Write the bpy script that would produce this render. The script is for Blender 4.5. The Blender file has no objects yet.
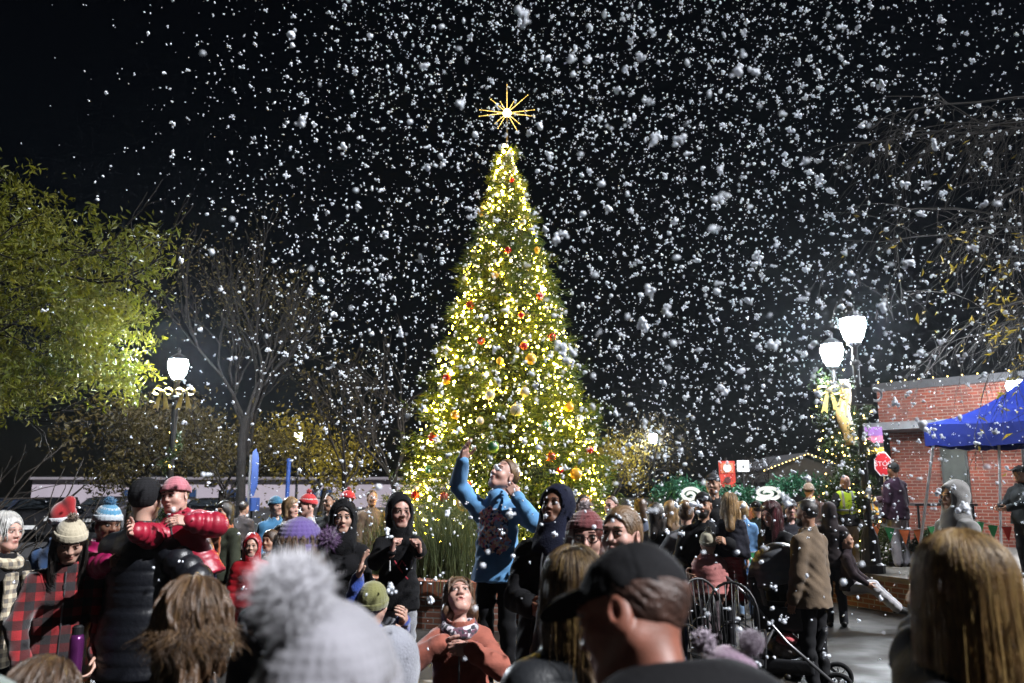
import bpy, math, random
import numpy as np
from mathutils import Vector, Matrix, Euler

random.seed(7)
RNG = np.random.default_rng(7)
R_ = math.radians
PI = math.pi
scene = bpy.context.scene
COL = scene.collection

# ------------------------------------------------------------------ camera numbers
CAMH, PITCH, FOC = 1.85, R_(10.4), 796.0
CP, SP = math.cos(PITCH), math.sin(PITCH)


def at(px, py, d):
    """world point that lies d metres ahead (along Y) and is seen at a pixel of the photograph"""
    u, v = (px - 512) / FOC, (341.5 - py) / FOC
    dy, dz = CP - v * SP, SP + v * CP
    return Vector((u / dy * d, d, CAMH + dz / dy * d))


# ------------------------------------------------------------------ materials
MATS = {}
ALB = .68


def mat(name, base, rough=0.8, var=0.18, vscale=9.0, bump=None, metal=0.0, sheen=0.0, coat=0.0, spec=0.4,
        col2=None, wave=None, emit=None, sss=0.0):
    """procedural principled material; base colour varied with noise; bump=(scale,strength[,dist])"""
    if name in MATS:
        return MATS[name]
    base = tuple(x * ALB for x in base)
    col2 = tuple(x * ALB for x in col2) if col2 else None
    m = bpy.data.materials.new(name)
    m.use_nodes = True
    nt = m.node_tree
    N, L = nt.nodes, nt.links
    b = N['Principled BSDF']
    b.inputs['Roughness'].default_value = rough
    b.inputs['Metallic'].default_value = metal
    b.inputs['Specular IOR Level'].default_value = spec
    if sheen:
        b.inputs['Sheen Weight'].default_value = sheen
        b.inputs['Sheen Roughness'].default_value = 0.5
    if coat:
        b.inputs['Coat Weight'].default_value = coat
    if sss:
        b.inputs['Subsurface Weight'].default_value = sss
        b.inputs['Subsurface Scale'].default_value = .012
        b.inputs['Subsurface Radius'].default_value = (1, .35, .2)
    tc = N.new('ShaderNodeTexCoord')
    nz = N.new('ShaderNodeTexNoise')
    nz.inputs['Scale'].default_value = vscale
    nz.inputs['Detail'].default_value = 5
    L.new(tc.outputs['Object'], nz.inputs['Vector'])
    rp = N.new('ShaderNodeValToRGB')
    c = tuple(base)
    if max(c) < .05:
        b.inputs['Specular IOR Level'].default_value = min(spec, .2) if rough > .6 else spec
    c2 = tuple(col2) if col2 else tuple(min(1, x * (1 + var)) for x in c)
    c1 = tuple(x * (1 - var) for x in c)
    rp.color_ramp.elements[0].position = 0.32
    rp.color_ramp.elements[0].color = (*c1, 1)
    rp.color_ramp.elements[1].position = 0.68
    rp.color_ramp.elements[1].color = (*c2, 1)
    L.new(nz.outputs['Fac'], rp.inputs['Fac'])
    L.new(rp.outputs['Color'], b.inputs['Base Color'])
    if bump:
        n2 = N.new('ShaderNodeTexNoise')
        n2.inputs['Scale'].default_value = bump[0]
        n2.inputs['Detail'].default_value = 4
        L.new(tc.outputs['Object'], n2.inputs['Vector'])
        bp = N.new('ShaderNodeBump')
        bp.inputs['Strength'].default_value = bump[1]
        bp.inputs['Distance'].default_value = bump[2] if len(bump) > 2 else 0.01
        L.new(n2.outputs['Fac'], bp.inputs['Height'])
        L.new(bp.outputs['Normal'], b.inputs['Normal'])
    if emit:
        b.inputs['Emission Color'].default_value = (*emit[0], 1)
        b.inputs['Emission Strength'].default_value = emit[1]
    MATS[name] = m
    return m


def cloth(rgb, kind='plain'):
    key = 'cloth_%s_%02x%02x%02x' % ((kind,) + tuple(int(min(1, x) * 255) for x in rgb)) + '_%d' % int(sum(rgb) * 1e4)
    k = dict(plain=dict(rough=.85, bump=(60, .35, .006), sheen=.15),
             nylon=dict(rough=.42, bump=(40, .45, .006), spec=.45, var=.12),
             knit=dict(rough=.95, bump=(160, .6, .004), sheen=.35),
             fleece=dict(rough=.95, bump=(120, .7, .008), sheen=.4),
             denim=dict(rough=.85, bump=(90, .3, .004), var=.35, vscale=5),
             leather=dict(rough=.4, bump=(70, .3, .004)))[kind]
    if max(rgb) < .05:
        k = dict(k, sheen=0, spec=.18 if kind != 'nylon' else .4)
    return mat(key, rgb, **k)


def emission(name, rgb, strength):
    if name in MATS:
        return MATS[name]
    m = bpy.data.materials.new(name)
    m.use_nodes = True
    nt = m.node_tree
    nt.nodes.clear()
    e = nt.nodes.new('ShaderNodeEmission')
    o = nt.nodes.new('ShaderNodeOutputMaterial')
    e.inputs['Color'].default_value = (*rgb, 1)
    e.inputs['Strength'].default_value = strength
    nt.links.new(e.outputs[0], o.inputs[0])
    MATS[name] = m
    return m


# ------------------------------------------------------------------ objects
def link(name, me, parent=None, loc=None, rz=None):
    o = bpy.data.objects.new(name, me)
    COL.objects.link(o)
    if parent is not None:
        o.parent = parent
    if loc is not None:
        o.location = loc
    if rz is not None:
        o.rotation_euler = (0, 0, rz)
    return o


def tag(o, label=None, cat=None, group=None, kind=None):
    if label:
        o['label'] = label
    if cat:
        o['category'] = cat
    if group:
        o['group'] = group
    if kind:
        o['kind'] = kind
    return o


def thing(name, label, cat, loc=(0, 0, 0), rz=0.0, group=None):
    return tag(link(name, None, None, loc, rz), label, cat, group)


def copy_tree(o, parent=None):
    c = o.copy()
    COL.objects.link(c)
    if parent is not None:
        c.parent = parent
    for ch in list(o.children):
        copy_tree(ch, c)
    return c


def mesh_np(name, V, F, mats=(), mi=None, smooth=True):
    """V (n,3), F (m,k) with fixed k"""
    me = bpy.data.meshes.new(name)
    V = np.asarray(V, np.float32)
    F = np.asarray(F, np.int32)
    n, k = F.shape
    me.vertices.add(len(V))
    me.vertices.foreach_set('co', V.ravel())
    me.loops.add(n * k)
    me.loops.foreach_set('vertex_index', F.ravel())
    me.polygons.add(n)
    me.polygons.foreach_set('loop_start', np.arange(0, n * k, k, dtype=np.int32))
    for m in mats:
        me.materials.append(m)
    if mi is not None:
        me.polygons.foreach_set('material_index', np.asarray(mi, np.int32))
    me.update(calc_edges=True)
    if not smooth:
        me.shade_flat()
    return me


class MB:
    """collects boxes, tubes, lathes, prisms; build() makes ONE mesh object"""

    def __init__(s):
        s.v, s.f, s.m = [], [], []
        s.cur = 0

    def add(s, V, F):
        o = len(s.v)
        s.v += [tuple(p) for p in V]
        s.f += [tuple(i + o for i in f) for f in F]
        s.m += [s.cur] * len(F)
        return s

    def box(s, lo, hi, Rm=None, bev=0.0):
        x0, y0, z0 = lo
        x1, y1, z1 = hi
        V = [Vector(p) for p in ((x0, y0, z0), (x1, y0, z0), (x1, y1, z0), (x0, y1, z0), (x0, y0, z1), (x1, y0, z1), (x1, y1, z1), (x0, y1, z1))]
        if Rm is not None:
            V = [Rm @ p for p in V]
        return s.add(V, [(0, 3, 2, 1), (4, 5, 6, 7), (0, 1, 5, 4), (1, 2, 6, 5), (2, 3, 7, 6), (3, 0, 4, 7)])

    def tube(s, pts, rad, n=8, cap=True):
        pts = [Vector(p) for p in pts]
        if not hasattr(rad, '__len__'):
            rad = [rad] * len(pts)
        V, F = [], []
        up = None
        for i, p in enumerate(pts):
            t = (pts[min(i + 1, len(pts) - 1)] - pts[max(i - 1, 0)])
            t = t.normalized() if t.length > 1e-9 else Vector((0, 0, 1))
            if up is None:
                up = t.orthogonal().normalized()
            up = (up - t * up.dot(t))
            up = up.normalized() if up.length > 1e-6 else t.orthogonal().normalized()
            w = t.cross(up)
            for j in range(n):
                a = 2 * PI * j / n
                V.append(p + (up * math.cos(a) + w * math.sin(a)) * rad[i])
        for i in range(len(pts) - 1):
            for j in range(n):
                j2 = (j + 1) % n
                F.append((i * n + j, i * n + j2, (i + 1) * n + j2, (i + 1) * n + j))
        if cap:
            F.append(tuple(range(n - 1, -1, -1)))
            F.append(tuple(range((len(pts) - 1) * n, len(pts) * n)))
        return s.add(V, F)

    def lathe(s, prof, n=12, c=(0, 0, 0), a0=0.0):
        V, F = [], []
        for r, z in prof:
            for j in range(n):
                a = 2 * PI * j / n + a0
                V.append((c[0] + r * math.cos(a), c[1] + r * math.sin(a), c[2] + z))
        for i in range(len(prof) - 1):
            for j in range(n):
                j2 = (j + 1) % n
                F.append((i * n + j, i * n + j2, (i + 1) * n + j2, (i + 1) * n + j))
        F.append(tuple(range(n - 1, -1, -1)))
        F.append(tuple(range((len(prof) - 1) * n, len(prof) * n)))
        return s.add(V, F)

    def ball(s, c, r, n=8, m=6):
        rr = r if hasattr(r, '__len__') else (r, r, r)
        V, F = [], []
        for i in range(m + 1):
            th = PI * i / m
            for j in range(n):
                a = 2 * PI * j / n
                V.append((c[0] + rr[0] * max(math.sin(th), .02) * math.cos(a), c[1] + rr[1] * max(math.sin(th), .02) * math.sin(a), c[2] - rr[2] * math.cos(th)))
        for i in range(m):
            for j in range(n):
                j2 = (j + 1) % n
                F.append((i * n + j, i * n + j2, (i + 1) * n + j2, (i + 1) * n + j))
        F.append(tuple(range(n - 1, -1, -1)))
        F.append(tuple(range(m * n, m * n + n)))
        return s.add(V, F)

    def prism(s, poly, axis_vec, Rm=None):
        """polygon of 3D points extruded by a vector"""
        n = len(poly)
        a = [Vector(p) for p in poly]
        b = [p + Vector(axis_vec) for p in a]
        V = a + b
        if Rm is not None:
            V = [Rm @ p for p in V]
        F = [tuple(range(n - 1, -1, -1)), tuple(range(n, 2 * n))]
        for i in range(n):
            j = (i + 1) % n
            F.append((i, j, n + j, n + i))
        return s.add(V, F)

    def mesh(s, name, *mats, smooth=False):
        me = bpy.data.meshes.new(name)
        me.from_pydata(s.v, [], s.f, shade_flat=not smooth)
        for m in mats:
            me.materials.append(m)
        if len(mats) > 1:
            me.polygons.foreach_set('material_index', s.m)
        me.update()
        return me

    def build(s, name, mats, parent=None, loc=None, rz=None, smooth=False):
        if not isinstance(mats, (list, tuple)):
            mats = (mats,)
        return link(name, s.mesh(name, *mats, smooth=smooth), parent, loc, rz)


# ------------------------------------------------------------------ implicit surfaces -> one continuous mesh
def v3(p):
    return np.array((p[0], p[1], p[2]), np.float64)


class SDF:
    def __init__(s, h=0.012):
        s.h = h
        s.ops = []
        s.fine = []
        s.post = []
        s.lo = np.full(3, 1e9)
        s.hi = np.full(3, -1e9)

    def _b(s, lo, hi, sub):
        if not sub:
            s.lo = np.minimum(s.lo, lo)
            s.hi = np.maximum(s.hi, hi)

    def cone(s, a, b, ra, rb, k=.02, sub=False, quilt=None, flat=None, R=None):
        a, b = v3(a), v3(b)
        rm = max(ra, rb)
        lo, hi = np.minimum(a, b) - rm, np.maximum(a, b) + rm
        s._b(lo, hi, sub)
        ba = b - a
        L2 = max(float(ba @ ba), 1e-9)
        L = math.sqrt(L2)
        Rm = None if R is None else np.array(R, np.float64)

        def fn(X, Y, Z):
            x, y, z = X - a[0], Y - a[1], Z - a[2]
            t = (x * ba[0] + y * ba[1] + z * ba[2]) / L2
            tc = np.clip(t, 0, 1)
            x, y, z = x - tc * ba[0], y - tc * ba[1], z - tc * ba[2]
            if flat is not None:
                # squash along the frame's second axis
                n = Rm[:, 1] if Rm is not None else np.array((0, 1, 0.))
                q = x * n[0] + y * n[1] + z * n[2]
                g = 1 / flat - 1
                x, y, z = x + q * g * n[0], y + q * g * n[1], z + q * g * n[2]
            r = ra + (rb - ra) * tc
            d = np.sqrt(x * x + y * y + z * z) - r
            if flat is not None:
                d = d * (flat + 1) / 2
            if quilt:
                d = d - quilt[1] * (np.abs(np.sin(PI * tc * L / quilt[0])) ** .45 - .6)
            return d
        s.ops.append((fn, lo, hi, k, sub))

    def ell(s, c, r, k=.02, sub=False, R=None, quilt=None):
        c = v3(c)
        r = v3(r) if hasattr(r, '__len__') else np.full(3, float(r))
        Rm = None if R is None else np.array(R, np.float64)
        e = r if Rm is None else np.sqrt(((Rm * r[None, :]) ** 2).sum(1))
        s._b(c - e, c + e, sub)

        def fn(X, Y, Z):
            x, y, z = X - c[0], Y - c[1], Z - c[2]
            if Rm is not None:
                x, y, z = (x * Rm[0, 0] + y * Rm[1, 0] + z * Rm[2, 0], x * Rm[0, 1] + y * Rm[1, 1] + z * Rm[2, 1],
                           x * Rm[0, 2] + y * Rm[1, 2] + z * Rm[2, 2])
            k0 = np.sqrt((x / r[0]) ** 2 + (y / r[1]) ** 2 + (z / r[2]) ** 2)
            k1 = np.sqrt((x / r[0] ** 2) ** 2 + (y / r[1] ** 2) ** 2 + (z / r[2] ** 2) ** 2) + 1e-9
            d = k0 * (k0 - 1) / k1
            if quilt:
                d = d - quilt[1] * (np.abs(np.sin(PI * z / quilt[0])) ** .45 - .6)
            return d
        s.ops.append((fn, c - e, c + e, k, sub))

    def box(s, c, hf, k=.01, sub=False, R=None, rnd=.01):
        c, hf = v3(c), v3(hf)
        Rm = np.eye(3) if R is None else np.array(R, np.float64)
        e = np.abs(Rm) @ hf
        s._b(c - e, c + e, sub)

        def fn(X, Y, Z):
            x, y, z = X - c[0], Y - c[1], Z - c[2]
            x, y, z = (x * Rm[0, 0] + y * Rm[1, 0] + z * Rm[2, 0], x * Rm[0, 1] + y * Rm[1, 1] + z * Rm[2, 1],
                       x * Rm[0, 2] + y * Rm[1, 2] + z * Rm[2, 2])
            qx, qy, qz = np.abs(x) - hf[0] + rnd, np.abs(y) - hf[1] + rnd, np.abs(z) - hf[2] + rnd
            o = np.sqrt(np.maximum(qx, 0) ** 2 + np.maximum(qy, 0) ** 2 + np.maximum(qz, 0) ** 2)
            return o + np.minimum(np.maximum(qx, np.maximum(qy, qz)), 0) - rnd
        s.ops.append((fn, c - e, c + e, k, sub))

    def cut(s, p, n, k=.004):
        """remove everything on the side n points to"""
        p, n = v3(p), v3(Vector(n).normalized())

        def fn(X, Y, Z):
            return -((X - p[0]) * n[0] + (Y - p[1]) * n[1] + (Z - p[2]) * n[2])
        s.ops.append((fn, None, None, k, True))

    def warp(s, fn):
        """displacement fn(X,Y,Z) added to the distance at this stage"""
        s.ops.append((fn, None, None, 0, 'warp'))

    def axis(s, lo, hi, ax):
        out = [lo]
        x = lo
        while x < hi:
            h = s.h
            for l, u, f in s.fine:
                if l[ax] - s.h <= x <= u[ax]:
                    h = min(h, f)
            x += h
            out.append(x)
        return np.array(out, np.float64)

    def grid(s):
        pad = 2.5 * s.h + .012
        A = [s.axis(s.lo[i] - pad, s.hi[i] + pad, i) for i in range(3)]
        D = np.full((len(A[0]), len(A[1]), len(A[2])), .3, np.float32)
        for fn, lo, hi, k, sub in s.ops:
            m = k + 2.5 * s.h + .012
            if lo is None:
                sl = (slice(None),) * 3
            else:
                i0 = [max(0, int(np.searchsorted(A[i], lo[i] - m))) for i in range(3)]
                i1 = [int(np.searchsorted(A[i], hi[i] + m)) for i in range(3)]
                if any(b <= a for a, b in zip(i0, i1)):
                    continue
                sl = tuple(slice(a, b) for a, b in zip(i0, i1))
            X, Y, Z = A[0][sl[0]][:, None, None], A[1][sl[1]][None, :, None], A[2][sl[2]][None, None, :]
            d = fn(X, Y, Z).astype(np.float32)
            B = D[sl]
            if sub == 'warp':
                D[sl] = B + d
            elif sub:
                d = -d
                h = np.maximum(k - np.abs(B - d), 0) / max(k, 1e-6)
                D[sl] = np.maximum(B, d) + h * h * k * .25
            else:
                h = np.maximum(k - np.abs(B - d), 0) / max(k, 1e-6)
                D[sl] = np.minimum(B, d) - h * h * k * .25
        for i in range(3):
            ix = [slice(None)] * 3
            ix[i] = [0, -1]
            D[tuple(ix)] = np.maximum(D[tuple(ix)], .01)
        return A, D

    def nets(s):
        A, D = s.grid()
        S = D < 0
        c = np.zeros(tuple(n - 1 for n in D.shape), np.int8)
        for a in (0, 1):
            for b in (0, 1):
                for e in (0, 1):
                    c += S[a:a + c.shape[0], b:b + c.shape[1], e:e + c.shape[2]]
        mask = (c > 0) & (c < 8)
        idx = np.full(c.shape, -1, np.int32)
        I, J, K = np.nonzero(mask)
        n = len(I)
        idx[I, J, K] = np.arange(n, dtype=np.int32)
        acc = np.zeros((n, 3))
        cnt = np.zeros(n)
        ijk = [I, J, K]
        for ax in range(3):
            o1, o2 = [i for i in range(3) if i != ax]
            for u in (0, 1):
                for w in (0, 1):
                    q0 = [I, J, K]
                    q0[o1] = q0[o1] + u
                    q0[o2] = q0[o2] + w
                    q1 = list(q0)
                    q1[ax] = q1[ax] + 1
                    d0, d1 = D[tuple(q0)], D[tuple(q1)]
                    x = (d0 < 0) != (d1 < 0)
                    t = np.where(x, d0 / np.where(x, d0 - d1, 1), 0)
                    for i in range(3):
                        if i == ax:
                            p = A[i][ijk[i]] + t * (A[i][ijk[i] + 1] - A[i][ijk[i]])
                        else:
                            p = A[i][q0[i]]
                        acc[:, i] += np.where(x, p, 0)
                    cnt += x
        V = acc / np.maximum(cnt, 1)[:, None]
        Q = []
        for ax in range(3):
            o1, o2 = (ax + 1) % 3, (ax + 2) % 3
            a = [slice(None)] * 3
            b = [slice(None)] * 3
            a[ax], b[ax] = slice(0, -1), slice(1, None)
            x = S[tuple(a)] != S[tuple(b)]
            E = np.array(np.nonzero(x))
            ok = (E[o1] > 0) & (E[o2] > 0) & (E[o1] < D.shape[o1] - 1) & (E[o2] < D.shape[o2] - 1)
            E = E[:, ok]
            ins = S[tuple(E)]

            def cell(u, w):
                q = [E[0], E[1], E[2]]
                q[o1] = q[o1] - u
                q[o2] = q[o2] - w
                return idx[tuple(q)]
            q = np.stack([cell(1, 1), cell(0, 1), cell(0, 0), cell(1, 0)], 1)
            q[~ins] = q[~ins][:, ::-1]
            Q.append(q)
        return V, np.concatenate(Q)

    def build(s, name, mats, parent=None, mi_fn=None, subd=False):
        V, Q = s.nets()
        if not isinstance(mats, (list, tuple)):
            mats = (mats,)
        mi = None
        if mi_fn is not None:
            mi = mi_fn(V[Q].mean(1))
        return link(name, mesh_np(name, V, Q, mats, mi), parent)


def wrinkle(amp, f=14.0, seed=0.0, zf=1.0):
    def fn(X, Y, Z):
        return amp * (np.sin(f * X + 1.7 * f * Z * zf + 2 * np.sin(f * .6 * Y + seed) + seed) *
                      np.sin(f * 1.3 * Y - f * .9 * Z * zf + 1.5 * np.sin(f * .7 * X + seed * 2)) +
                      .5 * np.sin(f * 2.1 * Z * zf + f * 1.1 * X + 2 * np.sin(f * 1.4 * Y) + seed * 3))
    return fn
# ------------------------------------------------------------------ people
def rot(x=0, y=0, z=0):
    return Euler((R_(x), R_(y), R_(z)), 'XYZ').to_matrix()


class Sk:
    """skeleton in the person's own frame: +Y ahead, +X right, Z up, ground at 0"""

    def __init__(s, H, o):
        hh = .232 - (1.75 - H) * .046
        hh = max(.17, min(.24, hh)) * o.get('headk', 1)
        s.hh, s.u = hh, hh / .232
        sb = (H - .95 * hh) / 1.53
        s.sb = sb
        w = o.get('build', 1.0) * sb
        s.w = w
        sw = o.get('shw', .166 if not o.get('woman') else .150)
        lf, ls, tw = o.get('lean', 0), o.get('side', 0), o.get('twist', 0)
        M = rot(-lf, ls, tw)
        s.M = M
        pel = Vector((0, 0, .93 * sb)) + Vector(o.get('pel', (0, 0, 0)))
        s.pel = pel

        def up(x, y, z):
            return pel + M @ (Vector((x, y, z - .93)) * sb)
        s.up = up
        s.waist, s.chest, s.neck = up(0, 0, 1.08), up(0, -.005, 1.27), up(0, -.015, 1.465)
        s.sh = {1: up(sw, -.01, 1.385), -1: up(-sw, -.01, 1.385)}
        # head: yaw + = towards its own left, pitch + = looks up
        s.RH = M @ rot(0, 0, o.get('yaw', 0)) @ rot(o.get('pitch', 0), 0, 0) @ rot(0, o.get('roll', 0), 0)
        nb = up(0, -.012, 1.50)
        s.head = nb + s.RH @ Vector((0, .014 * s.u, .135 * s.u)) + M @ Vector((0, .0, .03 * sb - .005))
        s.hip = {i: pel + Vector((i * .085 * sb, 0, -.03 * sb)) for i in (1, -1)}
        s.knee, s.ank, s.toe = {}, {}, {}
        for i in (1, -1):
            kn, an, td = (.095 * i, .02, .49), (.10 * i, -.03, .075), (.12 * i, 1, 0)
            if o.get('legs') == 'sit':
                kn, an = (.11 * i, .40, .50), (.11 * i, .42, .08)
            if o.get('legs') == 'step':
                kn, an = ((.09, .16, .50), (.09, .20, .075)) if i > 0 else ((-.09, -.02, .49), (-.09, -.16, .09))
            lo = o.get('leg', {}).get(i)
            if lo:
                kn, an = lo[0], lo[1]
                td = lo[2] if len(lo) > 2 else td
            s.knee[i], s.ank[i] = Vector(kn) * sb, Vector(an) * sb
            s.toe[i] = Vector(td).normalized()
        s.elb, s.wri, s.hd, s.hn = {}, {}, {}, {}
        for i in (1, -1):
            a = o.get('arm', {}).get(i, {})
            t = a.get('to')
            if t is None:
                T = up(.235 * i, .06, .86)
            elif a.get('abs'):
                T = Vector(t)
            else:
                T = up(*t)
            S = s.sh[i]
            l1, l2 = .275 * sb, .245 * sb
            dv = T - S
            L = min(dv.length, (l1 + l2) * .995)
            dn = dv.normalized()
            T = S + dn * L
            hint = M @ Vector(a.get('hint', (.55 * i, -1, -.35)))
            pn = hint - dn * hint.dot(dn)
            pn = pn.normalized() if pn.length > 1e-4 else dn.orthogonal()
            c = (l1 * l1 + L * L - l2 * l2) / (2 * l1 * L)
            c = max(-1, min(1, c))
            s.elb[i] = S + dn * (l1 * c) + pn * (l1 * math.sqrt(1 - c * c))
            s.wri[i] = T
            fd = (T - s.elb[i]).normalized()
            s.hd[i] = (M @ Vector(a['dir'])).normalized() if 'dir' in a else fd
            n = M @ Vector(a.get('palm', (-i, .15, 0)))
            n = n - s.hd[i] * n.dot(s.hd[i])
            s.hn[i] = n.normalized() if n.length > 1e-4 else s.hd[i].orthogonal().normalized()

    def H2(s, x, y, z):
        return s.head + s.RH @ (Vector((x, y, z)) * s.u)


def add_hand(f, sk, i, pose, hf):
    u = sk.u * .96
    d, n = sk.hd[i], sk.hn[i]
    side = d.cross(n) * i          # towards the thumb
    w = sk.wri[i]
    Rm = Matrix((side, n, d)).transposed()
    pc = w + d * (.047 * u)
    f.cone(w - d * .03 * u, w + d * .02 * u, .025 * u, .023 * u, k=.015)
    f.box(pc, Vector((.038, .0125, .046)) * u, k=.014, R=Rm, rnd=.011 * u)
    f.ell(w + d * .03 * u + side * .024 * u + n * .008 * u, (.016 * u, .014 * u, .03 * u), k=.012, R=Rm)
    curl = dict(relax=(18, 28, 20), open=(4, 6, 5), fist=(78, 95, 60), grip=(55, 60, 45), point=(80, 95, 60), pinch=(45, 45, 30), cup=(28, 34, 22))[pose]
    L = ((.042, .026, .02), (.046, .029, .021), (.043, .027, .02), (.034, .021, .017))
    for q in range(4):
        a = w + d * (.088 - .004 * abs(q - 1.2)) * u + side * (.028 - .0185 * q) * u
        spread = (1.3 - q) * (5 if pose in ('open', 'cup') else 1.5)
        dirv = d * math.cos(R_(spread)) + side * math.sin(R_(spread))
        ang = 0
        cc = curl if not (pose == 'point' and q == 0) else (4, 6, 4)
        r = (.0085 if q < 3 else .0073) * u
        for sgm in range(3):
            ang += R_(cc[sgm] + 3 * q)
            b = a + (dirv * math.cos(ang) + n * math.sin(ang)) * L[q][sgm] * u
            f.cone(a, b, r, r * .92, k=.003)
            a, r = b, r * .93
    # thumb leaves the side of the palm near its base
    a = w + d * .024 * u + side * .03 * u + n * .006 * u
    out = .8 if pose in ('open', 'cup', 'relax') else .35
    b = a + (d * .7 + side * out + n * .35).normalized() * .036 * u
    c = b + (d * .9 + side * (out - .35) + n * (.3 if pose in ('open', 'relax') else .75)).normalized() * .03 * u
    e = c + (d * .9 + side * (out - .75) + n * (.3 if pose in ('open', 'relax') else .85)).normalized() * .022 * u
    f.cone(a, b, .0125 * u, .0105 * u, k=.008)
    f.cone(b, c, .0105 * u, .0095 * u, k=.003)
    f.cone(c, e, .0095 * u, .008 * u, k=.003)
    lo = np.array(w) - .2 * u * 0 - .09 * u
    hi = np.array(w) + .09 * u
    e2 = np.array(w + d * .17 * u)
    f.fine.append((np.minimum(lo, e2 - .05 * u), np.maximum(hi, e2 + .05 * u), hf))


SKIN = {'ruddy': (.30, .12, .08), 'fair': (.60, .385, .30), 'pink': (.64, .39, .32), 'tan': (.46, .27, .18), 'brown': (.19, .09, .055)}


def skin_mats(tone, hairc):
    s = SKIN[tone]
    return [mat('skin_' + tone, s, rough=.48, var=.16, vscale=26, bump=(260, .35, .002), sss=.18, col2=(min(1, s[0] * 1.12), s[1] * 1.02, s[2] * 1.0)),
            mat('lips_' + tone, (s[0] * .8, s[1] * .5, s[2] * .52), rough=.4),
            mat('eye_white', (.46, .44, .42), rough=.25, var=.03),
            mat('iris_dark', (.03, .02, .015), rough=.2, var=.05),
            mat('brow_%02x%02x' % (int(hairc[0] * 255), int(hairc[1] * 255)), tuple(.45 * c for c in hairc), rough=.8)]


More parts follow.
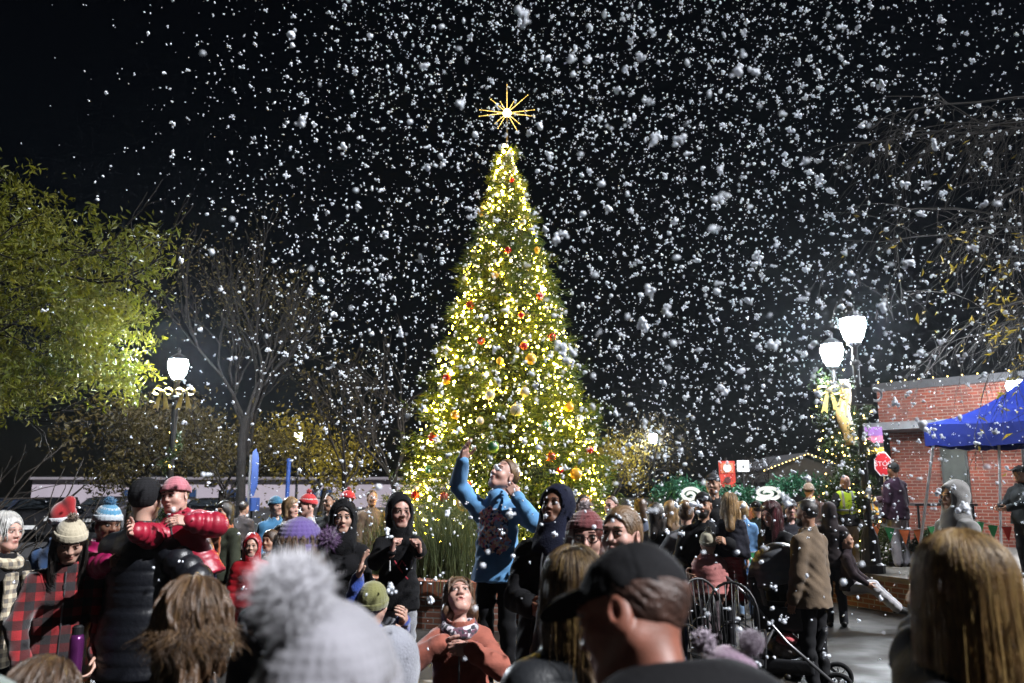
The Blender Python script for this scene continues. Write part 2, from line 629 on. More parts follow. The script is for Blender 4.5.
def build_body(sk, o, d, name='person'):
    h = o.get('h') or min(.02, max(.009, d * .0019))
    hf = max(.0032, min(.009, d * .00085))
    f = SDF(h)
    u, sb, w = sk.u, sk.sb, sk.w
    P = sk.H2
    RH = sk.RH
    detail = not o.get('back')
    # head
    f.ell(P(0, -.012, .028), Vector((.073, .093, .089)) * u, k=.02, R=RH)
    f.ell(P(0, .020, -.030), Vector((.060, .070, .080)) * u, k=.03, R=RH)
    f.cone(P(-.012, .060, -.096), P(.012, .060, -.096), .020 * u, .020 * u, k=.03)
    for i in (1, -1):
        f.cone(P(i * .052, -.012, -.052), P(i * .018, .055, -.092), .022 * u, .018 * u, k=.03)
        f.ell(P(i * .040, .052, -.028), Vector((.024, .026, .024)) * u, k=.025, R=RH)
        er = RH @ rot(0, 0, -18 * i)
        f.ell(P(i * .078, -.010, -.012), Vector((.009, .021, .034)) * u, k=.008, R=er)
        f.ell(P(i * .086, -.004, -.006), Vector((.006, .010, .017)) * u, k=.006, sub=True, R=er)
    f.cone(P(-.034, .078, .026), P(.034, .078, .026), .012 * u, .012 * u, k=.02)
    f.cone(P(0, .082, .014), P(0, .1015, -.024), .0080 * u, .0108 * u, k=.012)
    for i in (1, -1):
        f.ell(P(i * .012, .094, -.029), Vector((.009, .011, .008)) * u, k=.008, R=RH)
        f.ell(P(i * .032, .096, .005), Vector((.019, .018, .012)) * u, k=.012, sub=True, R=RH)
        f.ell(P(i * .031, .0745, .005), Vector((.0155, .0155, .0135)) * u, k=.003, R=RH)
    f.cone(P(-.017, .083, -.056), P(0, .0905, -.054), .005 * u, .007 * u, k=.008)
    f.cone(P(.017, .083, -.056), P(0, .0905, -.054), .005 * u, .007 * u, k=.008)
    f.cone(P(-.014, .083, -.0665), P(.014, .083, -.0665), .0075 * u, .0075 * u, k=.008)
    if hf < .0045 or o.get('mouth_open'):
        f.ell(P(0, .098, -.0605), Vector((.019, .015, .0014 if not o.get('mouth_open') else .006)) * u, k=.004, sub=True, R=RH)
    f.cone(P(0, -.022, -.055), sk.up(0, -.02, 1.44), .050 * u, .056 * u, k=.03)
    hl = np.array(sk.head) - .125 * u
    hu = np.array(sk.head) + .125 * u
    f.fine.append((hl, hu, hf if detail else hf * 1.5))
    # trunk
    M = sk.M
    f.ell(sk.chest, Vector((.150, .098, .19)) * w, k=.06, R=M)
    f.ell(sk.waist, Vector((.130, .090, .15)) * w, k=.06, R=M)
    f.ell(sk.pel, Vector((.150, .105, .12)) * w, k=.06)
    f.cone(sk.sh[1], sk.sh[-1], .055 * w, .055 * w, k=.05)
    for i in (1, -1):
        f.cone(sk.up(0, -.015, 1.45), sk.sh[i], .05 * w, .05 * w, k=.04)
        f.cone(sk.sh[i], sk.elb[i], .049 * w, .039 * w, k=.03)
        f.cone(sk.elb[i], sk.wri[i], .039 * w, .025 * u, k=.02)
        f.cone(sk.hip[i], sk.knee[i], .078 * w, .052 * w, k=.05)
        f.cone(sk.knee[i], sk.ank[i], .052 * w, .036 * w, k=.03)
        f.cone(sk.ank[i] + Vector((0, 0, -.02 * sb)), sk.ank[i] + sk.toe[i] * .13 * sb + Vector((0, 0, -.035 * sb)), .034 * sb, .026 * sb, k=.02)
        pose = o.get('hands', {}).get(i, 'relax')
        if pose:
            add_hand(f, sk, i, pose, max(.0042, hf))
    ms = skin_mats(o.get('skin', 'fair'), o.get('hair', (.05, .03, .02)))
    Rinv = np.array(RH, np.float64)
    hc = np.array(sk.head)

    def mi(C):
        q = ((C - hc) @ Rinv) / u
        r = np.zeros(len(C), np.int32)
        x, y, z = np.abs(q[:, 0]), q[:, 1], q[:, 2]
        front = y > .06
        e = np.sqrt(((x - .031) / .0145) ** 2 + ((z - .004) / .0047) ** 2) < 1
        r[front & e] = 2
        r[front & (np.hypot(x - .030, z - .005) < .0064)] = 3
        r[front & (x > .014) & (x < .046) & (np.abs(z - .012 - .0015) < .0028) & (y > .07)] = 3
        r[(y > .05) & (x > .013) & (x < .047) & (np.abs(z - .031 + .10 * np.maximum(x - .030, 0) - .03 * x) < .0038)] = 4
        r[front & (np.sqrt((x / .0225) ** 2 + ((z + .0620 - .05 * x) / .0100) ** 2) < 1) & (y > .072)] = 1
        return r
    return f.build(name, ms, None, mi if detail else None)


def build_jacket(sk, o, d, root):
    t = o['top']
    kind = t.get('kind', 'hoodie')
    h = o.get('h') or min(.022, max(.009, d * .0019))
    h = min(h, .02)
    w, sb, u, M = sk.w, sk.sb, sk.u, sk.M
    th = t.get('th') or dict(hoodie=.016, sweater=.012, coat=.024, puffer=.04, fur=.035)[kind]
    q = (.078 * sb, .017) if kind == 'puffer' else None
    qt = (.078 * sb, .015) if kind == 'puffer' else None
    f = SDF(h)
    hem = t.get('hem', .86)
    f.ell(sk.chest, (.150 * w + th, .100 * w + th, .20 * w + th), k=.05, R=M, quilt=qt)
    f.ell(sk.up(0, .012, 1.30), (.12 * w + th * .8, .10 * w + th, .12 * w), k=.05, R=M)
    f.ell(sk.waist, (.140 * w + th, .102 * w + th * 1.1, .20 * w + th), k=.06, R=M, quilt=qt)
    fl = t.get('flare', 0)
    f.cone(sk.up(0, 0, 1.06), sk.up(0, 0, min(.93, hem)), .150 * w + th, .178 * w + th, k=.05, flat=.74, R=M, quilt=q)
    f.cone(sk.up(0, 0, .93), sk.up(0, 0, hem - .05), .178 * w + th, .178 * w + th + fl, k=.04, flat=.76, R=M, quilt=q)
    if kind in ('hoodie', 'sweater', 'coat', 'fur'):
        f.warp(wrinkle(.0062, 13 / max(sb, .5), o.get('seed', 0) + 1, .8))
    f.cut(sk.up(0, 0, hem), M @ Vector((0, 0, -1)))
    neckk = .066 * u + th * .5
    for i in (1, -1):
        f.cone(sk.up(0, -.012, 1.44), sk.sh[i], .060 * w + th * .5, .050 * w + th * .8, k=.05)
        f.cone(sk.sh[i], sk.elb[i], .054 * w + th, .046 * w + th, k=.035, quilt=q)
        we = sk.wri[i] - sk.hd[i] * 0
        cuff = sk.elb[i].lerp(we, t.get('sleeve', .97))
        f.cone(sk.elb[i], cuff, .048 * w + th, .031 * w + th * .85, k=.02, quilt=q)
        if kind == 'coat':
            f.cone(sk.elb[i].lerp(we, .8), cuff, .038 * w + th, .040 * w + th * .8, k=.01)
        elif kind in ('hoodie', 'sweater', 'puffer'):
            f.cone(sk.elb[i].lerp(we, .9), sk.elb[i].lerp(we, .985), .033 * w + th * .4, .033 * w + th * .4, k=.004)
    if kind in ('hoodie', 'sweater', 'coat', 'fur'):
        f.warp(wrinkle(.0040, 24 / max(sb, .5), o.get('seed', 0), 1.1))
    # collar
    col = t.get('collar', 'stand' if kind in ('puffer', 'coat', 'fur') else 'low')
    nb, nt = sk.up(0, -.012, 1.44), sk.up(0, -.008, 1.505)
    if col == 'stand':
        f.cone(nb, nt, neckk + .012, neckk + .008, k=.02)
        f.cone(nt - M @ Vector((0, 0, .02)), nt + M @ Vector((0, .01, .08)), neckk - .008, neckk + .0, k=.01, sub=True)
    elif col == 'low':
        f.cone(nb, sk.up(0, -.008, 1.49), neckk + .006, neckk - .002, k=.02)
    if t.get('hood') == 'down':
        hb = t.get('hoodk', 1.0)
        f.ell(sk.up(0, -.10, 1.455), (.13 * u * hb, .055 * u * hb, .075 * u * hb), k=.03, R=M @ rot(-20))
        f.ell(sk.up(0, -.085, 1.45 + .08 * hb), (.085 * u, .05 * u, .035 * u), k=.03, sub=True, R=M)
        for i in (1, -1):
            f.cone(sk.up(.075 * i, -.06, 1.47), sk.up(.05 * i, .07, 1.40), .03 * u, .02 * u, k=.02)
    m = t.get('mat') or cloth(t['c'], dict(hoodie='fleece', sweater='knit', coat='plain', puffer='nylon', fur='fleece')[kind])
    j = f.build(t.get('name', {'hoodie': 'hoodie', 'sweater': 'sweater', 'coat': 'coat', 'puffer': 'puffer_jacket', 'fur': 'fur_coat'}[kind]), m, root)
    if d < 8 and not o.get('back') and kind != 'sweater' and abs(t.get('zip', 1)):
        front_zip(sk, j, t, hem)
    if t.get('hood') == 'up':
        c = SDF(h * .7)
        P, RH = sk.H2, sk.RH
        b = .0 + t.get('hoodbig', 0)
        c.ell(P(0, -.022, .022), Vector((.103 + b, .125 + b, .120 + b)) * u, k=.02, R=RH)
        c.ell(P(0, -.05, .07), Vector((.07 + b, .08 + b, .07 + b)) * u, k=.04, R=RH)
        c.cone(P(0, -.02, -.06), sk.up(0, -.01, 1.42), .098 * u + b, .105 * w + .02, k=.05)
        c.warp(wrinkle(.0035, 20, o.get('seed', 0) + .5))
        c.ell(P(0, -.006, .004), Vector((.086 + b * .6, .108 + b * .6, .106 + b * .6)) * u, k=.01, sub=True, R=RH)
        c.ell(P(0, .115, -.012 + t.get('hoodopen', 0)), Vector((.072, .10, .104)) * u, k=.02, sub=True, R=RH)
        c.cone(P(0, -.015, -.06), sk.up(0, .0, 1.40), .06 * u, .066 * u, k=.02, sub=True)
        c.build('hood', t.get('hoodmat') or m, root)
    return j


def front_zip(sk, j, t, hem):
    """zip tape with a pull, laid on the front of a jacket"""
    from mathutils.bvhtree import BVHTree
    me = j.data
    bv = BVHTree.FromPolygons([v.co for v in me.vertices], [tuple(p.vertices) for p in me.polygons])
    pts = []
    dr = sk.M @ Vector((0, -1, 0))
    for k in range(16):
        z = 1.47 - (1.47 - hem - .02) * k / 15
        h = bv.ray_cast(sk.up(.006, .7, z), dr, 1.2)
        if h[0] is not None and (not pts or (h[0] - pts[-1]).length < .12):
            pts.append(h[0] - dr * .002)
    if len(pts) < 5:
        return
    mb = MB()
    mb.tube(pts, .0055, 5)
    mb.box((pts[1].x - .006, pts[1].y, pts[1].z - .03), (pts[1].x + .006, pts[1].y + .012, pts[1].z))
    mb.build('zip', mat('zip_metal', (.16, .16, .17), rough=.35, metal=.7), j)


def build_legs(sk, o, d, root):
    pc = o.get('pants', (.02, .02, .025))
    h = min(.024, max(.013, d * .0022))
    f = SDF(h)
    w, sb = sk.w, sk.sb
    th = o.get('pth', .014)
    f.ell(sk.pel, (.152 * w + th * .5, .108 * w + th * .5, .13 * w), k=.05)
    f.cone(sk.pel, sk.waist, .12 * w, .115 * w, k=.05, flat=.78)
    for i in (1, -1):
        f.cone(sk.hip[i], sk.knee[i], .084 * w + th, .056 * w + th, k=.03)
        f.cone(sk.knee[i], sk.ank[i] + Vector((0, 0, .0)), .056 * w + th, .042 * w + th * 1.3, k=.03)
    f.warp(wrinkle(.005, 17 / max(sb, .5), o.get('seed', 0) + 2, 1.3))
    f.build('trousers', cloth(pc, o.get('pkind', 'denim')), root)
    sm = cloth(o.get('shoe', (.03, .03, .03)), 'leather')
    for i in (1, -1):
        g = SDF(min(.016, h * .8))
        a = sk.ank[i]
        t = sk.toe[i]
        up = Vector((0, 0, 1)) if abs(t.z) < .6 else Vector((0, -1, 0))
        s = sb * (1 + (1 - sb) * .3)
        hl = a - t * .045 * s - up * .035 * s
        g.cone(hl, a + t * .06 * s - up * .025 * s, .042 * s, .042 * s, k=.02)
        g.cone(a + t * .05 * s - up * .035 * s, a + t * .155 * s - up * .045 * s, .042 * s, .036 * s, k=.02)
        g.cone(a - up * .02 * s, a + up * .03 * s, .046 * s, .048 * s, k=.02)
        g.cut(a - up * .075 * s, -up)
        g.build('shoe', sm, root)


def fur_ball(c, r, n, ln, wd, rng, frame=None, down=0.0):
    """tufts radiating from a ball: tapering three-sided hairs"""
    V, F = [], []
    for q in range(n):
        v = rng.normal(size=3)
        v /= np.linalg.norm(v)
        a = np.array(c) + v * r * rng.uniform(.75, 1.0)
        dr = v + rng.normal(size=3) * .35
        dr[2] -= down
        dr /= np.linalg.norm(dr)
        L = ln * rng.uniform(.5, 1.15)
        s1 = np.cross(dr, rng.normal(size=3))
        s1 /= np.linalg.norm(s1) + 1e-9
        s2 = np.cross(dr, s1)
        bend = rng.normal(size=3) * L * .22
        o = len(V)
        for t, wk in ((0, 1), (.55, .7), (1, .12)):
            p = a + dr * L * t + bend * t * t
            for an in (0, 2.094, 4.189):
                V.append(p + (s1 * math.cos(an) + s2 * math.sin(an)) * wd * wk)
        for b in (0, 3):
            for j in range(3):
                j2 = (j + 1) % 3
                F.append((o + b + j, o + b + j2, o + b + 3 + j2, o + b + 3 + j))
    return V, F


def build_hat(sk, o, d, root):
    ht = o['hat']
    kind = ht.get('kind', 'beanie')
    u, P, RH = sk.u, sk.H2, sk.RH
    h = max(.0045, min(.011, d * .0013))
    rng = np.random.default_rng(int(o.get('seed', 0) * 10) + 5)
    hm = cloth(ht['c'], ht.get('mk', 'knit')) if 'mat' not in ht else ht['mat']
    Rn = np.array(RH, np.float64)
    hc = np.array(sk.head)
    if kind in ('beanie', 'santa'):
        f = SDF(h)
        tall = ht.get('tall', .0)
        f.ell(P(0, -.014, .035), Vector((.087, .106, .100 + tall)) * u, k=.02, R=RH)
        if kind == 'santa':
            tip = ht.get('tip', (-.10, -.06, .10))
            f.cone(P(0, -.01, .09), P(tip[0] * .5, tip[1] * .5 - .01, .145), .055 * u, .036 * u, k=.04)
            f.cone(P(tip[0] * .5, tip[1] * .5 - .01, .145), P(*tip), .036 * u, .014 * u, k=.03)
        nr = ht.get('ribs', 22)

        def rib(X, Y, Z):
            x, y, z = X - hc[0], Y - hc[1], Z - hc[2]
            a = x * Rn[0, 0] + y * Rn[1, 0] + z * Rn[2, 0]
            b = x * Rn[0, 1] + y * Rn[1, 1] + z * Rn[2, 1]
            c = x * Rn[0, 2] + y * Rn[1, 2] + z * Rn[2, 2]
            an = np.arctan2(a, b + .014 * u)
            return -.0026 * u * (np.abs(np.cos(nr * .5 * an)) ** .7) - .0012 * u * np.sin(c / u * 420)
        if kind == 'beanie' and d < 9:
            f.warp(rib)
        if d < 2:
            f.warp(wrinkle(.0022, 30, 1.3))
            f.warp(lambda X, Y, Z: -.25 * rib(X, Y, Z))
        f.cut(P(0, 0, ht.get('low', .018)), RH @ Vector((0, .18, -1)))
        b = f.build('beanie' if kind == 'beanie' else 'santa_hat', hm, root)
        g = SDF(h)
        g.ell(P(0, -.014, .030), Vector((.095, .114, .11 + tall)) * u, k=.02, R=RH)
        if kind == 'santa':
            g.warp(wrinkle(.004, 60))
        elif d < 9:
            g.warp(rib)
        lo = ht.get('low', .018) - .004
        g.cut(P(0, 0, lo), RH @ Vector((0, .18, -1)))
        g.cut(P(0, 0, lo + (.045 if kind == 'beanie' else .05)), RH @ Vector((0, -.18, 1)))
        g.ell(P(0, -.014, .02), Vector((.078, .097, .10)) * u, k=.004, sub=True, R=RH)
        if ht.get('cuff', True):
            g.build('cuff', cloth(ht.get('c2', ht['c']), 'fleece' if kind == 'santa' else 'knit'), b)
        if ht.get('stripes'):
            for z0, z1, c in ht['stripes']:
                e = SDF(h * .7)
                e.ell(P(0, -.014, .035), Vector((.0895, .1085, .1025 + tall)) * u, k=.02, R=RH)
                e.cut(P(0, 0, z0), RH @ Vector((0, 0, -1)))
                e.cut(P(0, 0, z1), RH @ Vector((0, 0, 1)))
                e.ell(P(0, -.014, .035), Vector((.083, .102, .096 + tall)) * u, k=.001, sub=True, R=RH)
                e.build('stripe', cloth(c, 'knit'), b)
        pm = ht.get('pom')
        if kind == 'santa':
            pm = (ht.get('c2'), .026, .012)
        if pm:
            c0 = P(0, -.02, .135 + tall + pm[1] * .45) if kind == 'beanie' else P(*ht.get('tip', (-.10, -.06, .10)))
            if ht.get('pomoff'):
                c0 = P(*ht['pomoff'])
            n = 4200 if d < 2 else (420 if d < 6 else 160)
            wd = .00075 if d < 2 else .0026
            V, F = fur_ball(c0, pm[1] * u * .82, n, pm[2] * 1.3, wd, rng)
            mb = MB()
            mb.ball(c0, pm[1] * u * .86, 12, 9)
            mb.add(V, F)
            mb.build('pompom', cloth(pm[0], 'fleece'), b, smooth=True)
    elif kind == 'cap':
        f = SDF(h)
        f.ell(P(0, -.012, .036), Vector((.083, .105, .094)) * u, k=.02, R=RH)
        f.cut(P(0, 0, .026), RH @ Vector((0, .08, -1)))
        f.ell(P(0, -.012, .018), Vector((.076, .097, .09)) * u, k=.004, sub=True, R=RH)
        f.cone(P(0, -.012, .131), P(0, -.012, .135), .007 * u, .007 * u, k=.004)
        def seam(X, Y, Z):
            x, y, z = X - hc[0], Y - hc[1], Z - hc[2]
            a = x * Rn[0, 0] + y * Rn[1, 0] + z * Rn[2, 0]
            b = x * Rn[0, 1] + y * Rn[1, 1] + z * Rn[2, 1] + .012 * u
            an = np.arctan2(a, b)
            return .0022 * np.exp(-(np.sin(an * 3) * np.hypot(a, b) / .006) ** 2) * (np.hypot(a, b) > .012)
        if d < 2:
            f.warp(seam)
            f.warp(wrinkle(.0012, 46, 2.0))
        f.build('cap', hm, root)
        g = SDF(h * .8)
        br = RH @ rot(-8)
        g.ell(P(0, .105, .036), Vector((.072, .085, .035)) * u, k=.004, R=br)
        g.ell(P(0, .105, .020), Vector((.095, .11, .040)) * u, k=.003, sub=True, R=br)
        g.ell(P(0, -.012, .03), Vector((.079, .100, .09)) * u, k=.003, sub=True, R=RH)
        g.build('brim', hm, root)


def build_hair(sk, o, d, root):
    style = o.get('style', 'short')
    if style == 'none':
        return
    u, P, RH = sk.u, sk.H2, sk.RH
    hc_ = o.get('hair', (.05, .03, .02))
    h = max(.004, min(.011, d * .0013))
    f = SDF(h)
    hm = mat('hair_%d_%d_%d' % tuple(int(c * 1000) for c in hc_), hc_, rough=.42, var=.45, vscale=22, bump=(180, .6, .006), spec=.5)
    long_ = style in ('long', 'bob', 'messy')
    g = .012 if style != 'short' else .004
    if style in ('bun', 'pony'):
        g = .005
    if style == 'messy':
        g = .022
    f.ell(P(0, -.016, .034), Vector((.078 + g, .098 + g, .092 + g)) * u, k=.02, R=RH)
    if style == 'short':
        f.cut(P(0, -.02, -.02), RH @ Vector((0, .9, -.6)))
    L = o.get('hlen', .26)
    if long_:
        if style == 'bob':
            L = o.get('hlen', .12)
        vol = o.get('hvol', 1.0)
        M = sk.M
        f.ell(P(0, -.045, -.02), Vector((.083 * vol, .07, .10)) * u, k=.03, R=RH)
        for i in (1, -1):
            a, b = P(i * .062, -.012, .01), P(i * .070 * vol, -.005, -.09)
            f.cone(a, b, .030 * u, .03 * u, k=.03)
            if L > .15:
                e = sk.head + RH @ Vector((i * .085 * vol * u, -.01 * u, -.09 * u)) + Vector((0, 0, -(L - .09) * u)) + M @ Vector((0, .02 if i * o.get('hfront', 0) > 0 or o.get('hfront') == 2 else -.04, 0)) * 1.0
                f.cone(b, e, .034 * u, .02 * u, k=.03)
        b = P(0, -.075, -.07)
        if L > .15:
            e = sk.head + RH @ Vector((0, -.085 * u, -.07 * u)) + Vector((0, 0, -(L - .09) * u)) + M @ Vector((0, -.03, 0))
            f.cone(b, e, .062 * u * vol, .045 * u * vol, k=.05)
    if style in ('bun', 'pony'):
        f.ell(P(0, -.04, -.02), Vector((.078, .065, .075)) * u, k=.03, R=RH)
        if style == 'bun':
            f.ell(P(0, -.115, .07), .045 * u, k=.01)
        else:
            f.cone(P(0, -.11, .04), P(0, -.135, -.03), .026 * u, .03 * u, k=.02)
            f.cone(P(0, -.135, -.03), P(0, -.11, -.16), .03 * u, .012 * u, k=.02)
    Rn = np.array(RH, np.float64)
    hc = np.array(sk.head)
    sd = o.get('seed', 0) * 3.1

    def groove(X, Y, Z):
        x, y, z = X - hc[0], Y - hc[1], Z - hc[2]
        a = np.arctan2(x, -y + .25 * np.abs(z) + .03)
        am = .0013 if style != 'messy' else .005
        return am * u * (np.sin(a * 31 + 9 * np.sin(z * 13 + sd)) + .8 * np.sin(a * 57 + 5 * np.sin(z * 21 + sd)) + np.sin(a * 13 + 22 * z + sd))
    if style != 'short':
        f.warp(groove)
    else:
        f.warp(wrinkle(.0016, 130, sd))
    # face opening
    fw = .066 if long_ else .074
    fz = o.get('hline', .070 if style not in ('bun', 'pony') else .088)
    if style in ('bun', 'pony'):
        fw = .082
    f.ell(P(0, .115, -.052 + (fz - .052)), Vector((fw, .088, .105)) * u, k=.015, sub=True, R=RH)
    if not long_:
        for i in (1, -1):
            f.ell(P(i * .085, .0, -.03), Vector((.03, .035, .05)) * u, k=.01, sub=True, R=RH)
    if o.get('hat') and o['hat'].get('kind', 'beanie') in ('beanie', 'santa', 'cap'):
        f.cut(P(0, 0, .045), RH @ Vector((0, -.1, 1)))
    root_h = f.build('hair', hm, root)
    if (d < 5.5 and style not in ('short', 'pony', 'bun')) or o.get('strands'):
        strands(sk, o, d, root_h, hm, long_, L)
    if o.get('beard'):
        b = SDF(h)
        b.ell(P(0, .022, -.045), Vector((.066, .074, .078)) * u, k=.02, R=RH)
        b.cone(P(-.015, .066, -.10), P(.015, .066, -.10), .028 * u, .028 * u, k=.03)
        b.warp(wrinkle(.0022, 110, sd))
        b.ell(P(0, .09, .03), Vector((.085, .16, .072)) * u, k=.01, sub=True, R=RH)
        b.ell(P(0, .105, -.060), Vector((.022, .03, .010)) * u, k=.006, sub=True, R=RH)
        b.ell(P(0, -.06, -.02), Vector((.12, .065, .2)) * u, k=.02, sub=True, R=RH)
        b.build('beard', hm, root)


def strands(sk, o, d, root, hm, long_, L):
    """loose locks over the hair: ribbons with a ridge that follow the head and then fall"""
    u, P, RH = sk.u, sk.H2, sk.RH
    rng = np.random.default_rng(int(o.get('seed', 0) * 7) + 3)
    n = o.get('nstr', 3500 if d < 2.5 else 420)
    wd = o.get('swd', .0008 if d < 2.5 else .0030) * u
    messy = o.get('style') == 'messy'
    V, F, MI = [], [], []
    vol = o.get('hvol', 1.0)
    for q in range(n):
        az = rng.uniform(-2.45, 2.45)      # 0 = back of the head
        if abs(az) > 1.75 and o.get('hat'):
            az *= .7
        th0 = rng.uniform(.12, 1.15) if not o.get('hat') else rng.uniform(1.2, 1.5)
        part = rng.normal(0, .06)
        r0 = 1.0 + rng.uniform(.06, .22) + (.1 if messy else 0) * rng.uniform(0, 1)
        Ls = (rng.uniform(.75, 1.05) if not messy else rng.uniform(.4, 1.0)) * L
        pts = []
        th = th0
        fly = rng.uniform() < .07
        fr = rng.normal(0, (.014 if not fly else .05) if not messy else .05)
        wob = rng.uniform(0, 6.28)
        steps = 5
        for k in range(steps + 1):
            t = th0 + (1.62 - th0) * k / steps
            a = az + part * (1 - k / steps) + fr * k * .3
            x = math.sin(a) * math.sin(t) * .078 * r0
            y = -math.cos(a) * math.sin(t) * .098 * r0 - .016
            z = math.cos(t) * .092 * r0 + .034
            pts.append(P(x, y, z))
        p = pts[-1]
        out = RH @ Vector((math.sin(az), -math.cos(az), 0))
        out.z = 0
        nst = 6 if long_ else 2
        tot = max(.02, Ls - .02) * u if long_ else .02
        for k in range(1, nst + 1):
            f = k / nst
            off = out * ((.012 * math.sin(f * 3.0) - .03 * f * f * (0 if messy else 1)) * u * vol + fr * f * .5)
            wv = Vector((math.sin(wob + f * 5), math.cos(wob * 1.7 + f * 4), 0)) * (.006 if not messy else .03) * u * f
            pts.append(p + Vector((0, 0, -1)) * tot * f * (1 if not messy else .75) + off + wv)
        o0 = len(V)
        m = len(pts)
        for k, c in enumerate(pts):
            t = (pts[min(k + 1, m - 1)] - pts[max(k - 1, 0)]).normalized()
            nrm = (c - sk.H2(0, -.016, .0))
            nrm = (nrm - t * nrm.dot(t)).normalized()
            sd = t.cross(nrm)
            wk = wd * (1.0 - .75 * abs(k / (m - 1) - .25) ** 1.3) * (1 if k < m - 1 else .25)
            V += [c - sd * wk, c + nrm * wk * .55, c + sd * wk, c - nrm * wk * .3]
        for k in range(m - 1):
            for j in range(4):
                j2 = (j + 1) % 4
                F.append((o0 + k * 4 + j, o0 + k * 4 + j2, o0 + k * 4 + 4 + j2, o0 + k * 4 + 4 + j))
        MI += [0 if rng.uniform() > o.get('light', .25) else 1] * ((m - 1) * 4)
    c2 = o.get('hair2') or tuple(min(.8, c * 1.9) for c in o.get('hair', (.05, .03, .02)))
    m2 = mat('hairlight_%d_%d_%d' % tuple(int(c * 1000) for c in c2), c2, rough=.36, var=.3, vscale=30, spec=.5)
    link('lock', mesh_np('lock', V, F, (hm, m2), MI), root)


PEOPLE = {}


def person(label, px, py, d, face=0, base=0.0, H=None, group=None, key=None, **o):
    """px,py = where the middle of the head is seen; d = metres ahead; face: 0 looks at the camera, 90 to the viewer's right, 180 away"""
    tgt = at(px, py, d)
    rz = R_(180 + face)
    if H is None:
        H = tgt.z - base + .1
        for _ in range(6):
            sk = Sk(H, o)
            H += (tgt.z - base) - sk.head.z
        sk = Sk(H, o)
    else:
        sk = Sk(H, o)
        base = tgt.z - sk.head.z
    off = Matrix.Rotation(rz, 3, 'Z') @ sk.head
    for i, a in o.get('arm', {}).items():
        if 'px' in a:
            q = at(*a['px']) - Vector((tgt.x - off.x, tgt.y - off.y, base))
            a['to'], a['abs'] = Matrix.Rotation(-rz, 3, 'Z') @ q, True
    sk = Sk(H, o)
    body = build_body(sk, o, d)
    body.location = (tgt.x - off.x, tgt.y - off.y, base)
    body.rotation_euler = (0, 0, rz)
    tag(body, label, o.get('cat', 'person'), group)
    if o.get('top'):
        build_jacket(sk, o, d, body)
    if not o.get('nolegs'):
        build_legs(sk, o, d, body)
    if o.get('hat'):
        build_hat(sk, o, d, body)
    build_hair(sk, o, d, body)
    for fn in o.get('extra', ()):
        fn(sk, o, d, body)
    body['_h'] = H
    del body['_h']
    PEOPLE[key or label] = (body, sk)
    return body, sk
# ------------------------------------------------------------------ setting
def brick_mat(name, c1, c2, mortar, scale, rough=.85, rot90=False, bw=.5, rh=.25):
    if name in MATS:
        return MATS[name]
    m = mat(name, c1, rough=rough, var=.25, vscale=3)
    nt = m.node_tree
    N, L = nt.nodes, nt.links
    b = N['Principled BSDF']
    tc = N.new('ShaderNodeTexCoord')
    br = N.new('ShaderNodeTexBrick')
    br.inputs['Scale'].default_value = scale
    br.inputs['Mortar Size'].default_value = .022
    br.inputs['Mortar Smooth'].default_value = .2
    br.inputs['Brick Width'].default_value = bw
    br.inputs['Row Height'].default_value = rh
    br.inputs['Bias'].default_value = -.1
    br.inputs['Color1'].default_value = (*c1, 1)
    br.inputs['Color2'].default_value = (*c2, 1)
    br.inputs['Mortar'].default_value = (*mortar, 1)
    L.new(tc.outputs['UV'], br.inputs['Vector'])
    nz = N.new('ShaderNodeTexNoise')
    nz.inputs['Scale'].default_value = 2.2
    nz.inputs['Detail'].default_value = 6
    L.new(tc.outputs['Object'], nz.inputs['Vector'])
    mp = N.new('ShaderNodeMapRange')
    mp.inputs[1].default_value, mp.inputs[2].default_value = .3, .7
    mp.inputs[3].default_value, mp.inputs[4].default_value = .72, 1.15
    L.new(nz.outputs['Fac'], mp.inputs[0])
    mx = N.new('ShaderNodeMix')
    mx.data_type = 'RGBA'
    mx.blend_type = 'MULTIPLY'
    mx.inputs[0].default_value = 1
    L.new(br.outputs['Color'], mx.inputs[6])
    L.new(mp.outputs[0], mx.inputs[7])
    L.new(mx.outputs[2], b.inputs['Base Color'])
    bp = N.new('ShaderNodeBump')
    bp.inputs['Strength'].default_value = .5
    bp.inputs['Distance'].default_value = .012
    iv = N.new('ShaderNodeMath')
    iv.operation = 'SUBTRACT'
    iv.inputs[0].default_value = 1
    L.new(br.outputs['Fac'], iv.inputs[1])
    L.new(iv.outputs[0], bp.inputs['Height'])
    L.new(bp.outputs['Normal'], b.inputs['Normal'])
    return m


def uv_box(me):
    """box-projected UVs in metres"""
    uv = me.uv_layers.new(name='UVMap')
    for p in me.polygons:
        n = p.normal
        a = max(range(3), key=lambda i: abs(n[i]))
        for li in p.loop_indices:
            c = me.vertices[me.loops[li].vertex_index].co
            if a == 2:
                q = (c.x, c.y)
            else:
                t = Vector((-n.y, n.x, 0)).normalized()
                q = (c.x * t.x + c.y * t.y, c.z)
            uv.data[li].uv = q
    return me


